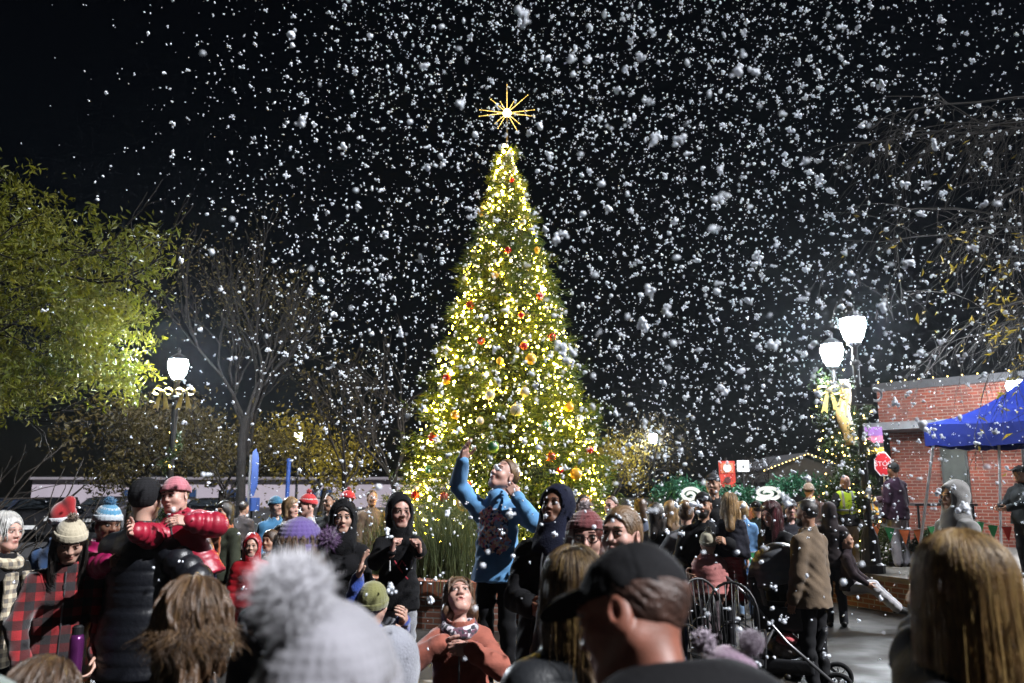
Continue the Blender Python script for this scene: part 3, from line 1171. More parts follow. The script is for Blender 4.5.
# --- ground: one sheet to the horizon
def make_ground():
    me = bpy.data.meshes.new('ground')
    s = 120
    me.from_pydata([(-s, -20, 0), (s, -20, 0), (s, 150, 0), (-s, 150, 0)], [], [(0, 1, 2, 3)])
    m = mat('paving', (.019, .016, .0135), rough=.6, var=.55, vscale=1.1, bump=(60, .25, .004))
    nt = m.node_tree
    N, L = nt.nodes, nt.links
    b = N['Principled BSDF']
    tc = N.new('ShaderNodeTexCoord')
    nz = N.new('ShaderNodeTexNoise')
    nz.inputs['Scale'].default_value = .8
    nz.inputs['Detail'].default_value = 4
    L.new(tc.outputs['Object'], nz.inputs['Vector'])
    mp = N.new('ShaderNodeMapRange')
    mp.inputs[1].default_value, mp.inputs[2].default_value = .42, .62
    mp.inputs[3].default_value, mp.inputs[4].default_value = .42, .85
    L.new(nz.outputs['Fac'], mp.inputs[0])
    L.new(mp.outputs[0], b.inputs['Roughness'])
    br = N.new('ShaderNodeTexBrick')
    br.offset = 0
    br.inputs['Scale'].default_value = 1
    br.inputs['Brick Width'].default_value = 1.5
    br.inputs['Row Height'].default_value = 1.5
    br.inputs['Mortar Size'].default_value = .012
    br.inputs['Color1'].default_value = (1, 1, 1, 1)
    br.inputs['Color2'].default_value = (.86, .86, .86, 1)
    br.inputs['Mortar'].default_value = (.3, .3, .3, 1)
    L.new(tc.outputs['Object'], br.inputs['Vector'])
    mx = N.new('ShaderNodeMix')
    mx.data_type = 'RGBA'
    mx.blend_type = 'MULTIPLY'
    mx.inputs[0].default_value = 1
    old = b.inputs['Base Color'].links[0].from_socket
    L.new(old, mx.inputs[6])
    L.new(br.outputs['Color'], mx.inputs[7])
    L.new(mx.outputs[2], b.inputs['Base Color'])
    me.materials.append(m)
    o = link('ground', me)
    o['kind'] = 'structure'
    # asphalt parking lot beyond
    me = bpy.data.meshes.new('road')
    me.from_pydata([(-60, 22, .004), (7, 22, .004), (7, 64, .004), (-60, 64, .004)], [], [(0, 1, 2, 3)])
    me.materials.append(mat('asphalt', (.05, .05, .053), rough=.7, var=.3, vscale=6, bump=(90, .4, .006)))
    link('road', me)['kind'] = 'structure'


make_ground()

BRICK = brick_mat('red_brick', (.140, .025, .010), (.080, .015, .008), (.15, .11, .09), 2.2, bw=.5, rh=.165)
BRICK_LOW = brick_mat('planter_brick', (.20, .08, .05), (.14, .055, .038), (.22, .2, .18), 2.2, bw=.5, rh=.165)
SOLDIER = brick_mat('soldier_brick', (.36, .13, .07), (.28, .09, .05), (.2, .18, .16), 2.2, bw=.17, rh=.46)
STONE = mat('cap_stone', (.22, .2, .18), rough=.8, bump=(50, .4, .006))
METAL_D = mat('black_iron', (.018, .018, .02), rough=.45, metal=.3, spec=.5, bump=(80, .15, .002))
STEEL = mat('pale_steel', (.55, .56, .58), rough=.32, metal=.85)
SOIL = mat('mulch', (.05, .032, .02), rough=.95, var=.5, vscale=20, bump=(40, .9, .03))


# --- leaves and limbs
def leaf_cloud(P, size, asp, rng, droop=.0, jit=.35):
    """one folded blade per point -> V, F"""
    n = len(P)
    d = rng.normal(size=(n, 3))
    d[:, 2] -= droop
    d /= np.linalg.norm(d, axis=1)[:, None]
    a = rng.normal(size=(n, 3))
    s = np.cross(d, a)
    s /= np.linalg.norm(s, axis=1)[:, None] + 1e-9
    nn = np.cross(d, s)
    L = (size * (1 + jit * rng.normal(size=n)))[:, None].clip(size * .4, size * 2)
    W = L * asp * .5
    b, t = P - d * L * .5, P + d * L * .5 - nn * L * .12
    l = P + s * W + nn * W * .5
    r = P - s * W + nn * W * .5
    V = np.stack([b, l, t, r], 1).reshape(-1, 3)
    F = np.arange(4 * n, dtype=np.int32).reshape(-1, 4)
    return V, F


def leaf_mat(name, c, c2, trans=.35, vscale=1.3):
    if name in MATS:
        return MATS[name]
    m = mat(name, c, rough=.55, col2=c2, vscale=vscale, spec=.3)
    nt = m.node_tree
    N, L = nt.nodes, nt.links
    b = N['Principled BSDF']
    t = N.new('ShaderNodeBsdfTranslucent')
    L.new(b.inputs['Base Color'].links[0].from_socket, t.inputs['Color'])
    x = N.new('ShaderNodeMixShader')
    x.inputs[0].default_value = trans
    L.new(b.outputs[0], x.inputs[1])
    L.new(t.outputs[0], x.inputs[2])
    L.new(x.outputs[0], N['Material Output'].inputs[0])
    return m


def limb(mb, p, d, L, r, depth, rng, tips, spread=.55, kids=3, wob=.18, up=.0, taper=.62, nseg=5, sides=6, lk=.68, minr=.003):
    pts, rad = [Vector(p)], [r]
    dr = Vector(d).normalized()
    c = Vector(p)
    for i in range(nseg):
        dr = (dr + Vector(rng.normal(0, wob, 3)) + Vector((0, 0, up))).normalized()
        c = c + dr * L / nseg
        pts.append(c.copy())
        rad.append(max(minr, r * (1 - (1 - taper) * (i + 1) / nseg)))
    mb.tube(pts, rad, sides if depth > 1 else 4, cap=False)
    if depth <= 0:
        tips += [pts[-1], pts[-2], pts[len(pts) // 2]]
        return
    if depth <= 1:
        tips += [pts[-1], pts[-2]]
    for k in range(kids):
        t = rng.uniform(.35, 1.0) if k else 1.0
        i = min(nseg - 1, int(t * nseg))
        q = pts[i].lerp(pts[i + 1], t * nseg - i) if i < nseg else pts[-1]
        a = dr.orthogonal().normalized()
        a.rotate(Matrix.Rotation(rng.uniform(0, 6.28), 3, dr))
        nd = (dr + a * rng.uniform(.5, 1.3) * spread * 1.4).normalized()
        limb(mb, q, nd, L * lk * rng.uniform(.75, 1.2), max(minr, r * (.62 if k else .7)), depth - 1, rng, tips, spread, kids, wob, up, taper, nseg, sides, lk, minr)


def tree(name, label, cat, loc, H, r, bark, leafm=None, nleaf=0, lsize=.07, lasp=.35, clump=.25, seed=1, depth=4, kids=3, spread=.55,
         up=.03, lean=(0, 0, 1), group=None, split=.38, droop=.3, Lk=.3, rk=.36):
    rng = np.random.default_rng(seed)
    t = thing(name, label, cat, loc, 0, group)
    mb = MB()
    tips = []
    limb(mb, (0, 0, -.05), lean, H * split, r, 0, rng, [], wob=.05, taper=.75, sides=10, nseg=6)
    top = Vector(lean).normalized() * H * split
    base_dirs = 5
    for k in range(base_dirs):
        a = 2 * PI * k / base_dirs + rng.uniform(-.4, .4)
        q = Vector(lean).normalized() * H * split * rng.uniform(.72, 1.0)
        limb(mb, q, (math.cos(a) * spread * 1.3, math.sin(a) * spread * 1.3, 1), H * Lk, r * rk, depth - 1, rng, tips, spread, kids, .16, up)
    mb.build('trunk', bark, t, smooth=True)
    if nleaf:
        T = np.array([list(p) for p in tips])
        P = T[rng.integers(0, len(T), nleaf)] + rng.normal(0, clump, (nleaf, 3))
        V, F = leaf_cloud(P, lsize, lasp, rng, droop)
        link('crown', mesh_np('crown', V, F, (leafm,), smooth=False), t)
    return t


BARK = mat('bark', (.032, .026, .021), rough=.95, var=.4, vscale=14, bump=(40, .8, .02))
BARK_D = mat('dark_bark', (.013, .011, .010), rough=.95, var=.4, vscale=14, bump=(40, .8, .02))
LEAF_G = leaf_mat('willow_leaf', (.070, .098, .004), (.165, .155, .006), .4)
LEAF_Y = leaf_mat('yellow_leaf', (.24, .17, .01), (.36, .27, .02), .4)
LEAF_O = leaf_mat('olive_leaf', (.07, .06, .012), (.14, .10, .018), .35)
LEAF_D = leaf_mat('dark_leaf', (.02, .045, .012), (.05, .085, .02), .25)


# --- street lamps
LAMP_GLASS = emission('lamp_glass', (.84, .92, 1.0), 1150.0)


def street_lamp(label, loc, hz_, scale=1.0, strength=None, group='street lamps around the plaza'):
    """hz: height of the middle of the lantern"""
    t = thing('street_lamp', label, 'street lamp', loc, 0, group)
    hz = hz_ - loc[2]
    zb = hz - .27 * scale
    mb = MB()
    mb.lathe([(.20, 0), (.20, .12), (.15, .16), (.13, .55), (.10, .62), (.075, .70)], 12)
    mb.build('base', METAL_D, t, smooth=False)
    mb = MB()
    mb.lathe([(.06, .68), (.05, zb - .35), (.075, zb - .33), (.075, zb - .29), (.045, zb - .26), (.045, zb - .05), (.10 * scale, zb)], 12)
    mb.build('pole', METAL_D, t)
    ln = link('lantern', None, t)
    ln.location = (0, 0, hz)
    s = scale
    gl = MB()
    gl.lathe([(.10 * s, -.25 * s), (.165 * s, -.12 * s), (.205 * s, .04 * s), (.205 * s, .12 * s), (.17 * s, .17 * s)], 12)
    g = gl.build('glass', LAMP_GLASS if strength is None else emission('lamp_glass_%d' % strength, (.86, .93, 1.0), strength), ln)
    fr = MB()
    fr.lathe([(.125 * s, -.27 * s), (.125 * s, -.243 * s)], 8)
    for k in range(8):
        a = 2 * PI * k / 8
        c, sn = math.cos(a), math.sin(a)
        fr.tube([(.104 * s * c, .104 * s * sn, -.25 * s), (.170 * s * c, .170 * s * sn, -.12 * s), (.21 * s * c, .21 * s * sn, .04 * s), (.21 * s * c, .21 * s * sn, .14 * s)], .006 * s, 4)
    fr.build('frame', METAL_D, ln)
    cp = MB()
    cp.lathe([(.215 * s, .172 * s), (.215 * s, .19 * s), (.12 * s, .27 * s), (.05 * s, .31 * s), (.035 * s, .36 * s), (.05 * s, .39 * s), (.008 * s, .45 * s)], 8)
    cp.build('roof', METAL_D, ln)
    return t


def garland(name, label, pts, rad, nb, rng, leafm, light_n=0, group=None, lsize=.09, cat='garland'):
    t = thing(name, label, cat, pts[0], 0, group)
    o = Vector(pts[0])
    P = [Vector(p) - o for p in pts]
    seg = [(P[i + 1] - P[i]).length for i in range(len(P) - 1)]
    cum = np.cumsum([0] + seg)

    def pos(s):
        i = min(len(seg) - 1, int(np.searchsorted(cum, s, side='right') - 1))
        return P[i].lerp(P[i + 1], (s - cum[i]) / max(seg[i], 1e-6))
    pp = np.array([list(pos(rng.uniform(0, cum[-1]))) for _ in range(nb)])
    pp += rng.normal(0, rad * .55, (nb, 3))
    V, F = leaf_cloud(pp, lsize, .22, rng, .2)
    link('foliage', mesh_np('foliage', V, F, (leafm,), smooth=False), t)
    if light_n:
        mb = MB()
        for k in range(light_n):
            q = pos(rng.uniform(0, cum[-1])) + Vector(rng.normal(0, rad * .75, 3))
            mb.ball(q, .010 + .008 * rng.uniform(), 6, 4)
        o2 = mb.build('bulb', BULB_DIM, t, smooth=True)
        o2['kind'] = 'stuff'
    return t


BULB = emission('warm_bulb', (1, .58, .022), 105.0)
BULB_W = emission('warm_white_bulb', (1, .68, .085), 90.0)
BULB_DIM = emission('warm_bulb_small', (1, .68, .16), 9.0)
rng = np.random.default_rng(21)


def bow(label, c, s, m, group=None):
    t = thing('ribbon_bow', label, 'bow', c, 0, group)
    for i, nm in ((1, 'loop'), (-1, 'loop')):
        mb = MB()
        pts = []
        for k in range(9):
            a = PI * 2 * k / 8
            pts.append((i * (.02 + .11 * (1 - math.cos(a)) * s * .9), -.03 * math.sin(a), .07 * math.sin(a) * s))
        ring = []
        for k, p in enumerate(pts):
            ring.append(Vector(p))
        V, F = [], []
        for k, p in enumerate(ring):
            wv = Vector((0, .045 * s, .02))
            V += [p - wv, p + wv]
        for k in range(8):
            F.append((2 * k, 2 * k + 1, 2 * k + 3, 2 * k + 2))
        mb.add(V, F)
        o = mb.build(nm, m, t, smooth=True)
        md = o.modifiers.new('thick', 'SOLIDIFY')
        md.thickness = .006
        mb = MB()
        mb.prism([(i * .01, 0, 0), (i * .05, 0, 0), (i * .15 * s + i * .03, -.02, -.42 * s), (i * .11 * s + i * .01, -.02, -.37 * s), (i * .06 * s, -.02, -.42 * s)], (0, .006, 0))
        mb.build('tail', m, t)
    mb = MB()
    mb.ball((0, -.01, 0), .04 * s, 8, 6)
    mb.build('knot', m, t, smooth=True)
    return t


# =========================== the lit Christmas tree
TX, TY, TB = at(506, 500, 14.0).x, 14.0, .55
TOPZ = at(507, 146, 14.0).z


def tree_r(z):
    t = (TOPZ - z) / (TOPZ - 1.6)
    return .08 + 1.62 * (max(t, 0) ** .95) if z < TOPZ else .05


def christmas_tree():
    g = np.random.default_rng(5)
    t = thing('christmas_tree', 'tall lit cone-shaped Christmas tree in the brick planter', 'christmas tree', (TX, TY, TB))
    mb = MB()
    mb.lathe([(.16, -.1), (.13, 1.0), (.08, 4), (.015, TOPZ - TB - .1)], 10)
    mb.build('trunk', BARK_D, t, smooth=True)
    # boughs: sprigs of needle blades hung all over an uneven cone
    n = 5200
    P, D = [], []
    z0, z1 = .25 + TB, TOPZ
    ph = g.uniform(0, 6.28, 8)
    while len(P) < n:
        z = z0 + (z1 - z0) * (1 - math.sqrt(g.uniform(0, 1)))
        a = g.uniform(0, 2 * PI)
        lump = 1 + .09 * math.sin(5 * a + 3.1 * z + ph[0]) + .07 * math.sin(9 * a - 5.3 * z + ph[1]) + .06 * math.sin(3 * a + 7.7 * z + ph[2])
        tier = (z * 1.9 + .06 * math.sin(3 * a)) % 1.0
        lump *= 1.12 - .32 * tier
        if math.sin(4 * a + 5.7 * z + 1) * math.sin(7 * a - 3.9 * z) > .30 and g.uniform() < .8:
            continue
        R = tree_r(z) * lump * g.uniform(.62, 1.05)
        if g.uniform() < .08:
            R *= 1.12
        P.append((R * math.cos(a), R * math.sin(a), z - TB))
        D.append((math.cos(a), math.sin(a), g.uniform(-.55, .25)))
    for b in range(190):
        # single boughs whose tips stand out of the cone
        z = z0 + (z1 - z0) * (1 - math.sqrt(g.uniform(0, 1)))
        a = g.uniform(0, 2 * PI)
        R = tree_r(z)
        e = g.uniform(1.08, 1.24)
        for q in range(16):
            f = g.uniform(.6, e)
            P.append((R * f * math.cos(a) + g.normal(0, .03), R * f * math.sin(a) + g.normal(0, .03), z - TB - .12 * (f - .6) + g.normal(0, .035) + .10 * max(0, f - 1)))
            D.append((math.cos(a), math.sin(a), g.uniform(-.3, .3)))
    n = len(P)
    P, D = np.array(P), np.array(D)
    k = 9
    PP = np.repeat(P, k, 0)
    DD = np.repeat(D, k, 0) + g.normal(0, .55, (n * k, 3))
    DD /= np.linalg.norm(DD, axis=1)[:, None]
    PP = PP + g.normal(0, .035, PP.shape)
    s = np.cross(DD, g.normal(size=DD.shape))
    s /= np.linalg.norm(s, axis=1)[:, None]
    L = g.uniform(.07, .17, (n * k, 1))
    W = g.uniform(.006, .013, (n * k, 1))
    V = np.stack([PP - s * W, PP + s * W, PP + DD * L + s * W * .25, PP + DD * L - s * W * .25], 1).reshape(-1, 3)
    F = np.arange(4 * n * k, dtype=np.int32).reshape(-1, 4)
    mt = leaf_mat('fir_needle', (.036, .080, .010), (.085, .125, .016), .25, vscale=3)
    link('crown', mesh_np('crown', V, F, (mt,), smooth=False), t)
    mb = MB()
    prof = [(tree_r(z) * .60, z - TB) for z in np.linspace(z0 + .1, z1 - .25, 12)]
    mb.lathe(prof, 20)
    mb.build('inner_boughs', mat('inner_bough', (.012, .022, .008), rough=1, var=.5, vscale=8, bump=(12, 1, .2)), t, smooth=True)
    # bulbs: the hundred nearest are parts of their own, the rest one mesh
    ico = MB()
    ico.ball((0, 0, 0), 1, 6, 4)
    bm_ = ico.mesh('bulb', BULB_W, smooth=True)
    rest = MB()
    made = 0
    pts = []
    while len(pts) < 1150:
        q = len(pts)
        z = z0 + .1 + (z1 - z0 - .05) * (1 - math.sqrt(g.uniform(0, 1)) * .995)
        if q % 12 == 0:
            z = z1 - 1.5 * g.uniform(0, 1)
        a = g.uniform(0, 2 * PI)
        if q % 3:
            a = g.uniform(PI * .97, PI * 2.03)
        R = tree_r(z) * g.uniform(.80, 1.08)
        if math.sin(a * 6 + z * 3.3) + math.sin(a * 4 - z * 5.1) + g.normal(0, .9) < -.7:
            continue
        pts.append((R * math.cos(a), R * math.sin(a), z - TB, min(.034, .0088 * math.exp(abs(g.normal(0, .5))))))
    pts.sort(key=lambda p: (p[1] - p[3] * 40))
    wire = MB()
    for i, (x, y, z, r) in enumerate(pts):
        if i < 100:
            o = link('bulb', bm_, t)
            o.location = (x, y, z)
            o.scale = (r, r, r)
        else:
            rest.cur = int((i * 7919) % 10 < 4)
            rest.ball((x, y, z), r, 6, 4)
    o = rest.build('bulb', (BULB, BULB_W), t, smooth=True)
    o['kind'] = 'stuff'
    # wire of the light string, wound round the cone
    w = []
    for q in range(520):
        f = q / 519
        z = z0 + .2 + (z1 - z0 - .3) * f
        R = tree_r(z) * (.97 + .05 * math.sin(q * 1.9))
        w.append((R * math.cos(q * .36), R * math.sin(q * .36), z - TB + .03 * math.sin(q)))
    wire.tube(w, .004, 4)
    wire.build('light_string', mat('green_wire', (.01, .03, .012), rough=.5), t)
    return t


christmas_tree()

ORN = {'red': mat('bauble_red', (.42, .012, .015), rough=.25, metal=.08, var=.06, coat=.6),
       'gold': mat('bauble_gold', (.75, .42, .06), rough=.28, metal=.15, var=.08, coat=.4),
       'silver': mat('bauble_silver', (.62, .6, .54), rough=.28, metal=.15, var=.06, coat=.4),
       'green': mat('bauble_green', (.03, .16, .06), rough=.28, metal=.1, var=.06, coat=.5)}


def baubles():
    g = np.random.default_rng(11)
    cap = mat('bauble_cap', (.5, .36, .1), rough=.3, metal=.9)
    proto = {}
    for c in ORN:
        mb = MB()
        mb.ball((0, 0, 0), 1, 20, 14)
        me = mb.mesh('bauble', ORN[c], smooth=True)
        proto[c] = me
    mb = MB()
    mb.lathe([(.26, .95), (.26, 1.16), (.1, 1.2)], 8)
    mb.tube([(0, 0, 1.18), (.09, 0, 1.27), (0, 0, 1.36), (-.09, 0, 1.27), (0, 0, 1.18)], .025, 4)
    capm = mb.mesh('cap', cap)
    spec = [(531, 359, 'gold', .115), (576, 474, 'gold', .12), (433, 437, 'red', .10), (524, 346, 'red', .085), (482, 212, 'gold', .10),
            (525, 392, 'silver', .10), (490, 395, 'silver', .10), (466, 485, 'red', .10), (444, 497, 'red', .10), (551, 457, 'red', .10),
            (447, 378, 'red', .09), (446, 381, 'gold', .08), (500, 361, 'gold', .075), (552, 337, 'red', .085), (540, 296, 'red', .085),
            (521, 315, 'red', .07), (481, 341, 'red', .08), (569, 407, 'gold', .10), (480, 421, 'silver', .08), (493, 447, 'green', .12),
            (516, 410, 'silver', .12), (560, 470, 'red', .07), (470, 305, 'red', .09), (465, 503, 'gold', .16), (415, 495, 'red', .09),
            (588, 500, 'gold', .085), (430, 470, 'green', .10), (545, 425, 'green', .09), (508, 250, 'red', .075), (495, 275, 'gold', .075),
            (523, 222, 'silver', .07), (512, 180, 'red', .06), (537, 250, 'gold', .07), (455, 415, 'gold', .085), (590, 450, 'red', .08)]
    lab = {'red': 'glossy red bauble hanging among the lights of the Christmas tree',
           'gold': 'shiny gold bauble hanging among the lights of the Christmas tree',
           'silver': 'pale silver bauble hanging among the lights of the Christmas tree',
           'green': 'dark green bauble hanging among the lights of the Christmas tree'}
    for px, py, c, r in spec:
        # where this line of sight meets the tree's cone
        d = 14.0
        for _ in range(14):
            p = at(px, py, d)
            R = tree_r(p.z) * 1.03
            dx = min(abs(p.x - TX), R * .98)
            d = TY - math.sqrt(max(R * R - dx * dx, 0))
        p = at(px, py, d - .02)
        o = tag(link('bauble', proto[c]), lab[c], 'bauble', '%s baubles on the Christmas tree' % c)
        o.location = p
        r *= .82
        o.scale = (r, r, r)
        o.rotation_euler = (0, 0, g.uniform(0, 6))
        link('cap', capm, o)


baubles()


def topper():
    c = at(507, 113, 14.0)
    t = thing('star_topper', 'golden many-spoked starburst shining at the top of the Christmas tree', 'tree topper', c)
    gold = emission('star_gold', (1, .66, .16), 2.2)
    core = emission('star_core', (1, .88, .62), 14.0)
    mb = MB()
    mb.ball((0, 0, 0), .075, 12, 9)
    mb.build('hub', core, t, smooth=True)
    g = np.random.default_rng(3)
    n = 14
    for k in range(n):
        a = PI / 2 + 2 * PI * k / n
        L = (.52, .30, .40, .26)[k % 4] if k % 7 else .54
        if abs(math.cos(a)) > .95:
            L = .55
        d = Vector((math.cos(a), (-.25, .25)[k % 2] * .8, math.sin(a))).normalized()
        mb = MB()
        mb.tube([d * .05, d * L * .5, d * L], [.0055, .0045, .0015], 6)
        for q in (.45, .7, .98):
            mb.ball(d * L * q, .010, 6, 4)
        mb.build('spoke', gold, t, smooth=True)
    mb = MB()
    mb.tube([(0, 0, -.55), (0, 0, -.06)], .015, 6)
    mb.build('stem', mat('stem_gold', (.5, .35, .1), rough=.3, metal=.8), t)


topper()

# round brick planter with a soldier course under a stone cap
def ring_planter():
    t = thing('brick_planter', 'low round brick planter wall holding the Christmas tree', 'planter', (TX, 14.2, 0))
    R1, R0 = 3.3, 3.0

    def ring(r0, r1, z0, z1, n=56):
        V, F = [], []
        for j in range(n):
            a = 2 * PI * j / n
            for r, z in ((r1, z0), (r1, z1), (r0, z1), (r0, z0)):
                V.append((r * math.cos(a), r * math.sin(a), z))
        for j in range(n):
            j2 = (j + 1) % n
            for q in range(4):
                q2 = (q + 1) % 4
                F.append((4 * j + q, 4 * j2 + q, 4 * j2 + q2, 4 * j + q2))
        me = bpy.data.meshes.new('ring')
        me.from_pydata(V, [], F)
        uv = me.uv_layers.new(name='UVMap')
        for p in me.polygons:
            for li in p.loop_indices:
                c = me.vertices[me.loops[li].vertex_index].co
                a = math.atan2(c.y, c.x)
                if a < -PI + .12 and p.center.y > 0:
                    a += 2 * PI
                uv.data[li].uv = (a * R1, c.z if abs(p.normal.z) < .5 else math.hypot(c.x, c.y))
        return me
    a = ring(R0, R1, 0, .40)
    a.materials.append(BRICK_LOW)
    link('wall', a, t)
    a = ring(R0 - .02, R1 + .02, .403, .62)
    a.materials.append(SOLDIER)
    link('soldier_course', a, t)
    mb = MB()
    mb.lathe([(R0 - .03, .3), (R0 - .03, .5), (.1, .55)], 40)
    mb.build('soil', SOIL, t)


ring_planter()


def grass_clump(label, loc, n, h, spread, seed, m, group=None):
    g = np.random.default_rng(seed)
    V, F = [], []
    for q in range(n):
        a = g.uniform(0, 6.28)
        b = np.array((g.normal(0, spread * .25), g.normal(0, spread * .25), 0))
        out = np.array((math.cos(a), math.sin(a), 0))
        L = h * g.uniform(.55, 1.1)
        k = g.uniform(.1, .75)
        sd = np.array((-math.sin(a), math.cos(a), 0))
        o = len(V)
        for i in range(5):
            t = i / 4
            p = b + out * spread * k * t ** 1.7 + np.array((0, 0, 1)) * L * (t - .28 * k * t ** 2.5)
            w = .006 * (1 - t * .85)
            V += [p - sd * w, p + np.array((0, 0, w * .5)) - out * w * .6, p + sd * w]
        for i in range(4):
            for j in (0, 1):
                F.append((o + 3 * i + j, o + 3 * i + j + 1, o + 3 * i + 4 + j, o + 3 * i + 3 + j))
    mb = MB()
    t = thing('ornamental_grass', label, 'plant', loc, 0, group)
    link('blade', mesh_np('blade', V, F, (m,), smooth=False), t)['kind'] = 'stuff'


GRASS = leaf_mat('grass_blade', (.07, .10, .035), (.14, .17, .07), .3, 5)
p = at(452, 560, 10.9)
grass_clump('tall spiky ornamental grass in the tree planter, behind the girl in the rust jacket', (p.x, 11.5, .5), 620, 1.45, .85, 1, GRASS)
p = at(425, 560, 11.2)
grass_clump('shorter tuft of ornamental grass beside the black-hoodie boy', (p.x - .1, 11.9, .5), 380, 1.2, .7, 2, GRASS)
p = at(375, 545, 11.2)
grass_clump('arching grass tuft behind the girl in the black hood', (p.x, 12.6, .45), 380, 1.3, .8, 4, GRASS)

# seat wall the two boys stand on
def seat_wall(label, x0, x1, y0, y1, h, name='seat_wall', m=None):
    t = thing(name, label, 'low wall', ((x0 + x1) / 2, (y0 + y1) / 2, 0))
    hx, hy = (x1 - x0) / 2, (y1 - y0) / 2
    mb = MB()
    mb.box((-hx, -hy, 0), (hx, hy, h - .07))
    me = uv_box(mb.mesh('wall', m or BRICK_LOW))
    link('wall', me, t)
    mb = MB()
    mb.box((-hx - .03, -hy - .03, h - .068), (hx + .03, hy + .03, h))
    mb.build('coping', STONE, t)
    return t


seat_wall('dark brick seat wall the boys stand on, below the tree planter', -1.75, .25, 5.75, 6.35, .42)

# =========================== street lamps
L1 = at(178, 368, 13.6)
street_lamp('bright street lamp with two yellow bows beside the leafy tree', (L1.x, 13.6, 0), L1.z, .80)
bm = mat('yellow_ribbon', (.26, .19, .03), rough=.6, var=.3, vscale=14)
for sx in (-1, 1):
    bow('yellow ribbon bow on the left side of the bow-hung street lamp' if sx < 0 else 'yellow ribbon bow on the right side of the bow-hung street lamp',
        (L1.x + sx * .19, 13.5, L1.z - .42), .75, bm, 'yellow bows on the left street lamp')
garland('lamp_garland', 'thin green garland with tiny lights wound down the bow-hung street lamp',
        [(L1.x + .10 * math.cos(a * .9), 13.6 + .10 * math.sin(a * .9), .8 + a * .125) for a in range(0, 17)], .07, 700, rng, LEAF_D, 18)
L2 = at(832, 354, 14.4)
street_lamp('left lamp of the bright pair by the brick building, post wrapped in green garland', (L2.x, 14.4, .53), L2.z, .95, 520)
L3 = at(853, 329, 13.0)
street_lamp('right and taller-looking lamp of the bright pair by the brick building', (L3.x, 13.0, .53), L3.z, .98, 520)
garland('lamp_garland', 'thick lit green garland spiralling round the left lamp post of the bright pair',
        [(L2.x + .03 + .19 * math.cos(a * .8), 14.4 + .19 * math.sin(a * .8), .9 + a * .082) for a in range(0, 36)], .19, 5200, rng, LEAF_D, 120, lsize=.11)
garland('lamp_garland', 'narrow lit garland winding up the right lamp post of the bright pair',
        [(L3.x + .12 * math.cos(a * .8), 13.0 + .12 * math.sin(a * .8), 1.3 + a * .078) for a in range(0, 26)], .10, 1500, rng, LEAF_D, 26, lsize=.09)
gm = mat('gold_ribbon', (.42, .27, .08), rough=.55, var=.35, vscale=10, sheen=.3)
mb = MB()
q = at(843, 380, 14.1)
V, F = [], []
for k in range(12):
    z = -.105 * k
    x = .05 * math.sin(k * .8)
    w = .10 - .03 * math.cos(k * .5)
    V += [(x - w, -.02 * math.cos(k), z), (x, -.06 - .02 * math.sin(k * 1.3), z), (x + w, -.02 * math.sin(k), z)]
for k in range(11):
    for j in (0, 1):
        F.append((3 * k + j, 3 * k + j + 1, 3 * k + 4 + j, 3 * k + 3 + j))
mb.add(V, F)
o = tag(mb.build('gold_ribbon', gm, None, q, smooth=True), 'long gold ribbon trailing down the garland of the left lamp post', 'ribbon')
o.modifiers.new('thick', 'SOLIDIFY').thickness = .012
bow('gold bow under the lantern of the left lamp of the bright pair', at(829, 390, 14.1), 1.0, bm)
L4 = at(299, 436, 34)
street_lamp('small distant lamp on a slim post left of the Christmas tree', (L4.x, 34, 0), L4.z, .8, 700)
L5 = at(653, 438, 34)
street_lamp('small distant lamp among bare trees right of the Christmas tree', (L5.x, 34, 0), L5.z, .85, 700)
L6 = at(1017, 389, 16.0)
street_lamp('glaring lamp above the blue canopy at the right edge', (L6.x, 16.0, 0), L6.z, .9, 480)
# speaker / camera bracket on the right lamp post
sp = thing('loudspeaker', 'small dark loudspeaker on a curled bracket on the right lamp post', 'loudspeaker', at(864, 396, 12.8))
mb = MB()
mb.box((-.16, -.10, -.14), (.10, .10, .13))
mb.build('cabinet', METAL_D, sp)
mb = MB()
mb.tube([(.10 + .09 * (1 - math.cos(a)), 0, .02 - .10 * math.sin(a)) for a in np.linspace(0, 5.2, 14)], .018, 6)
mb.build('bracket', STEEL, sp, smooth=True)

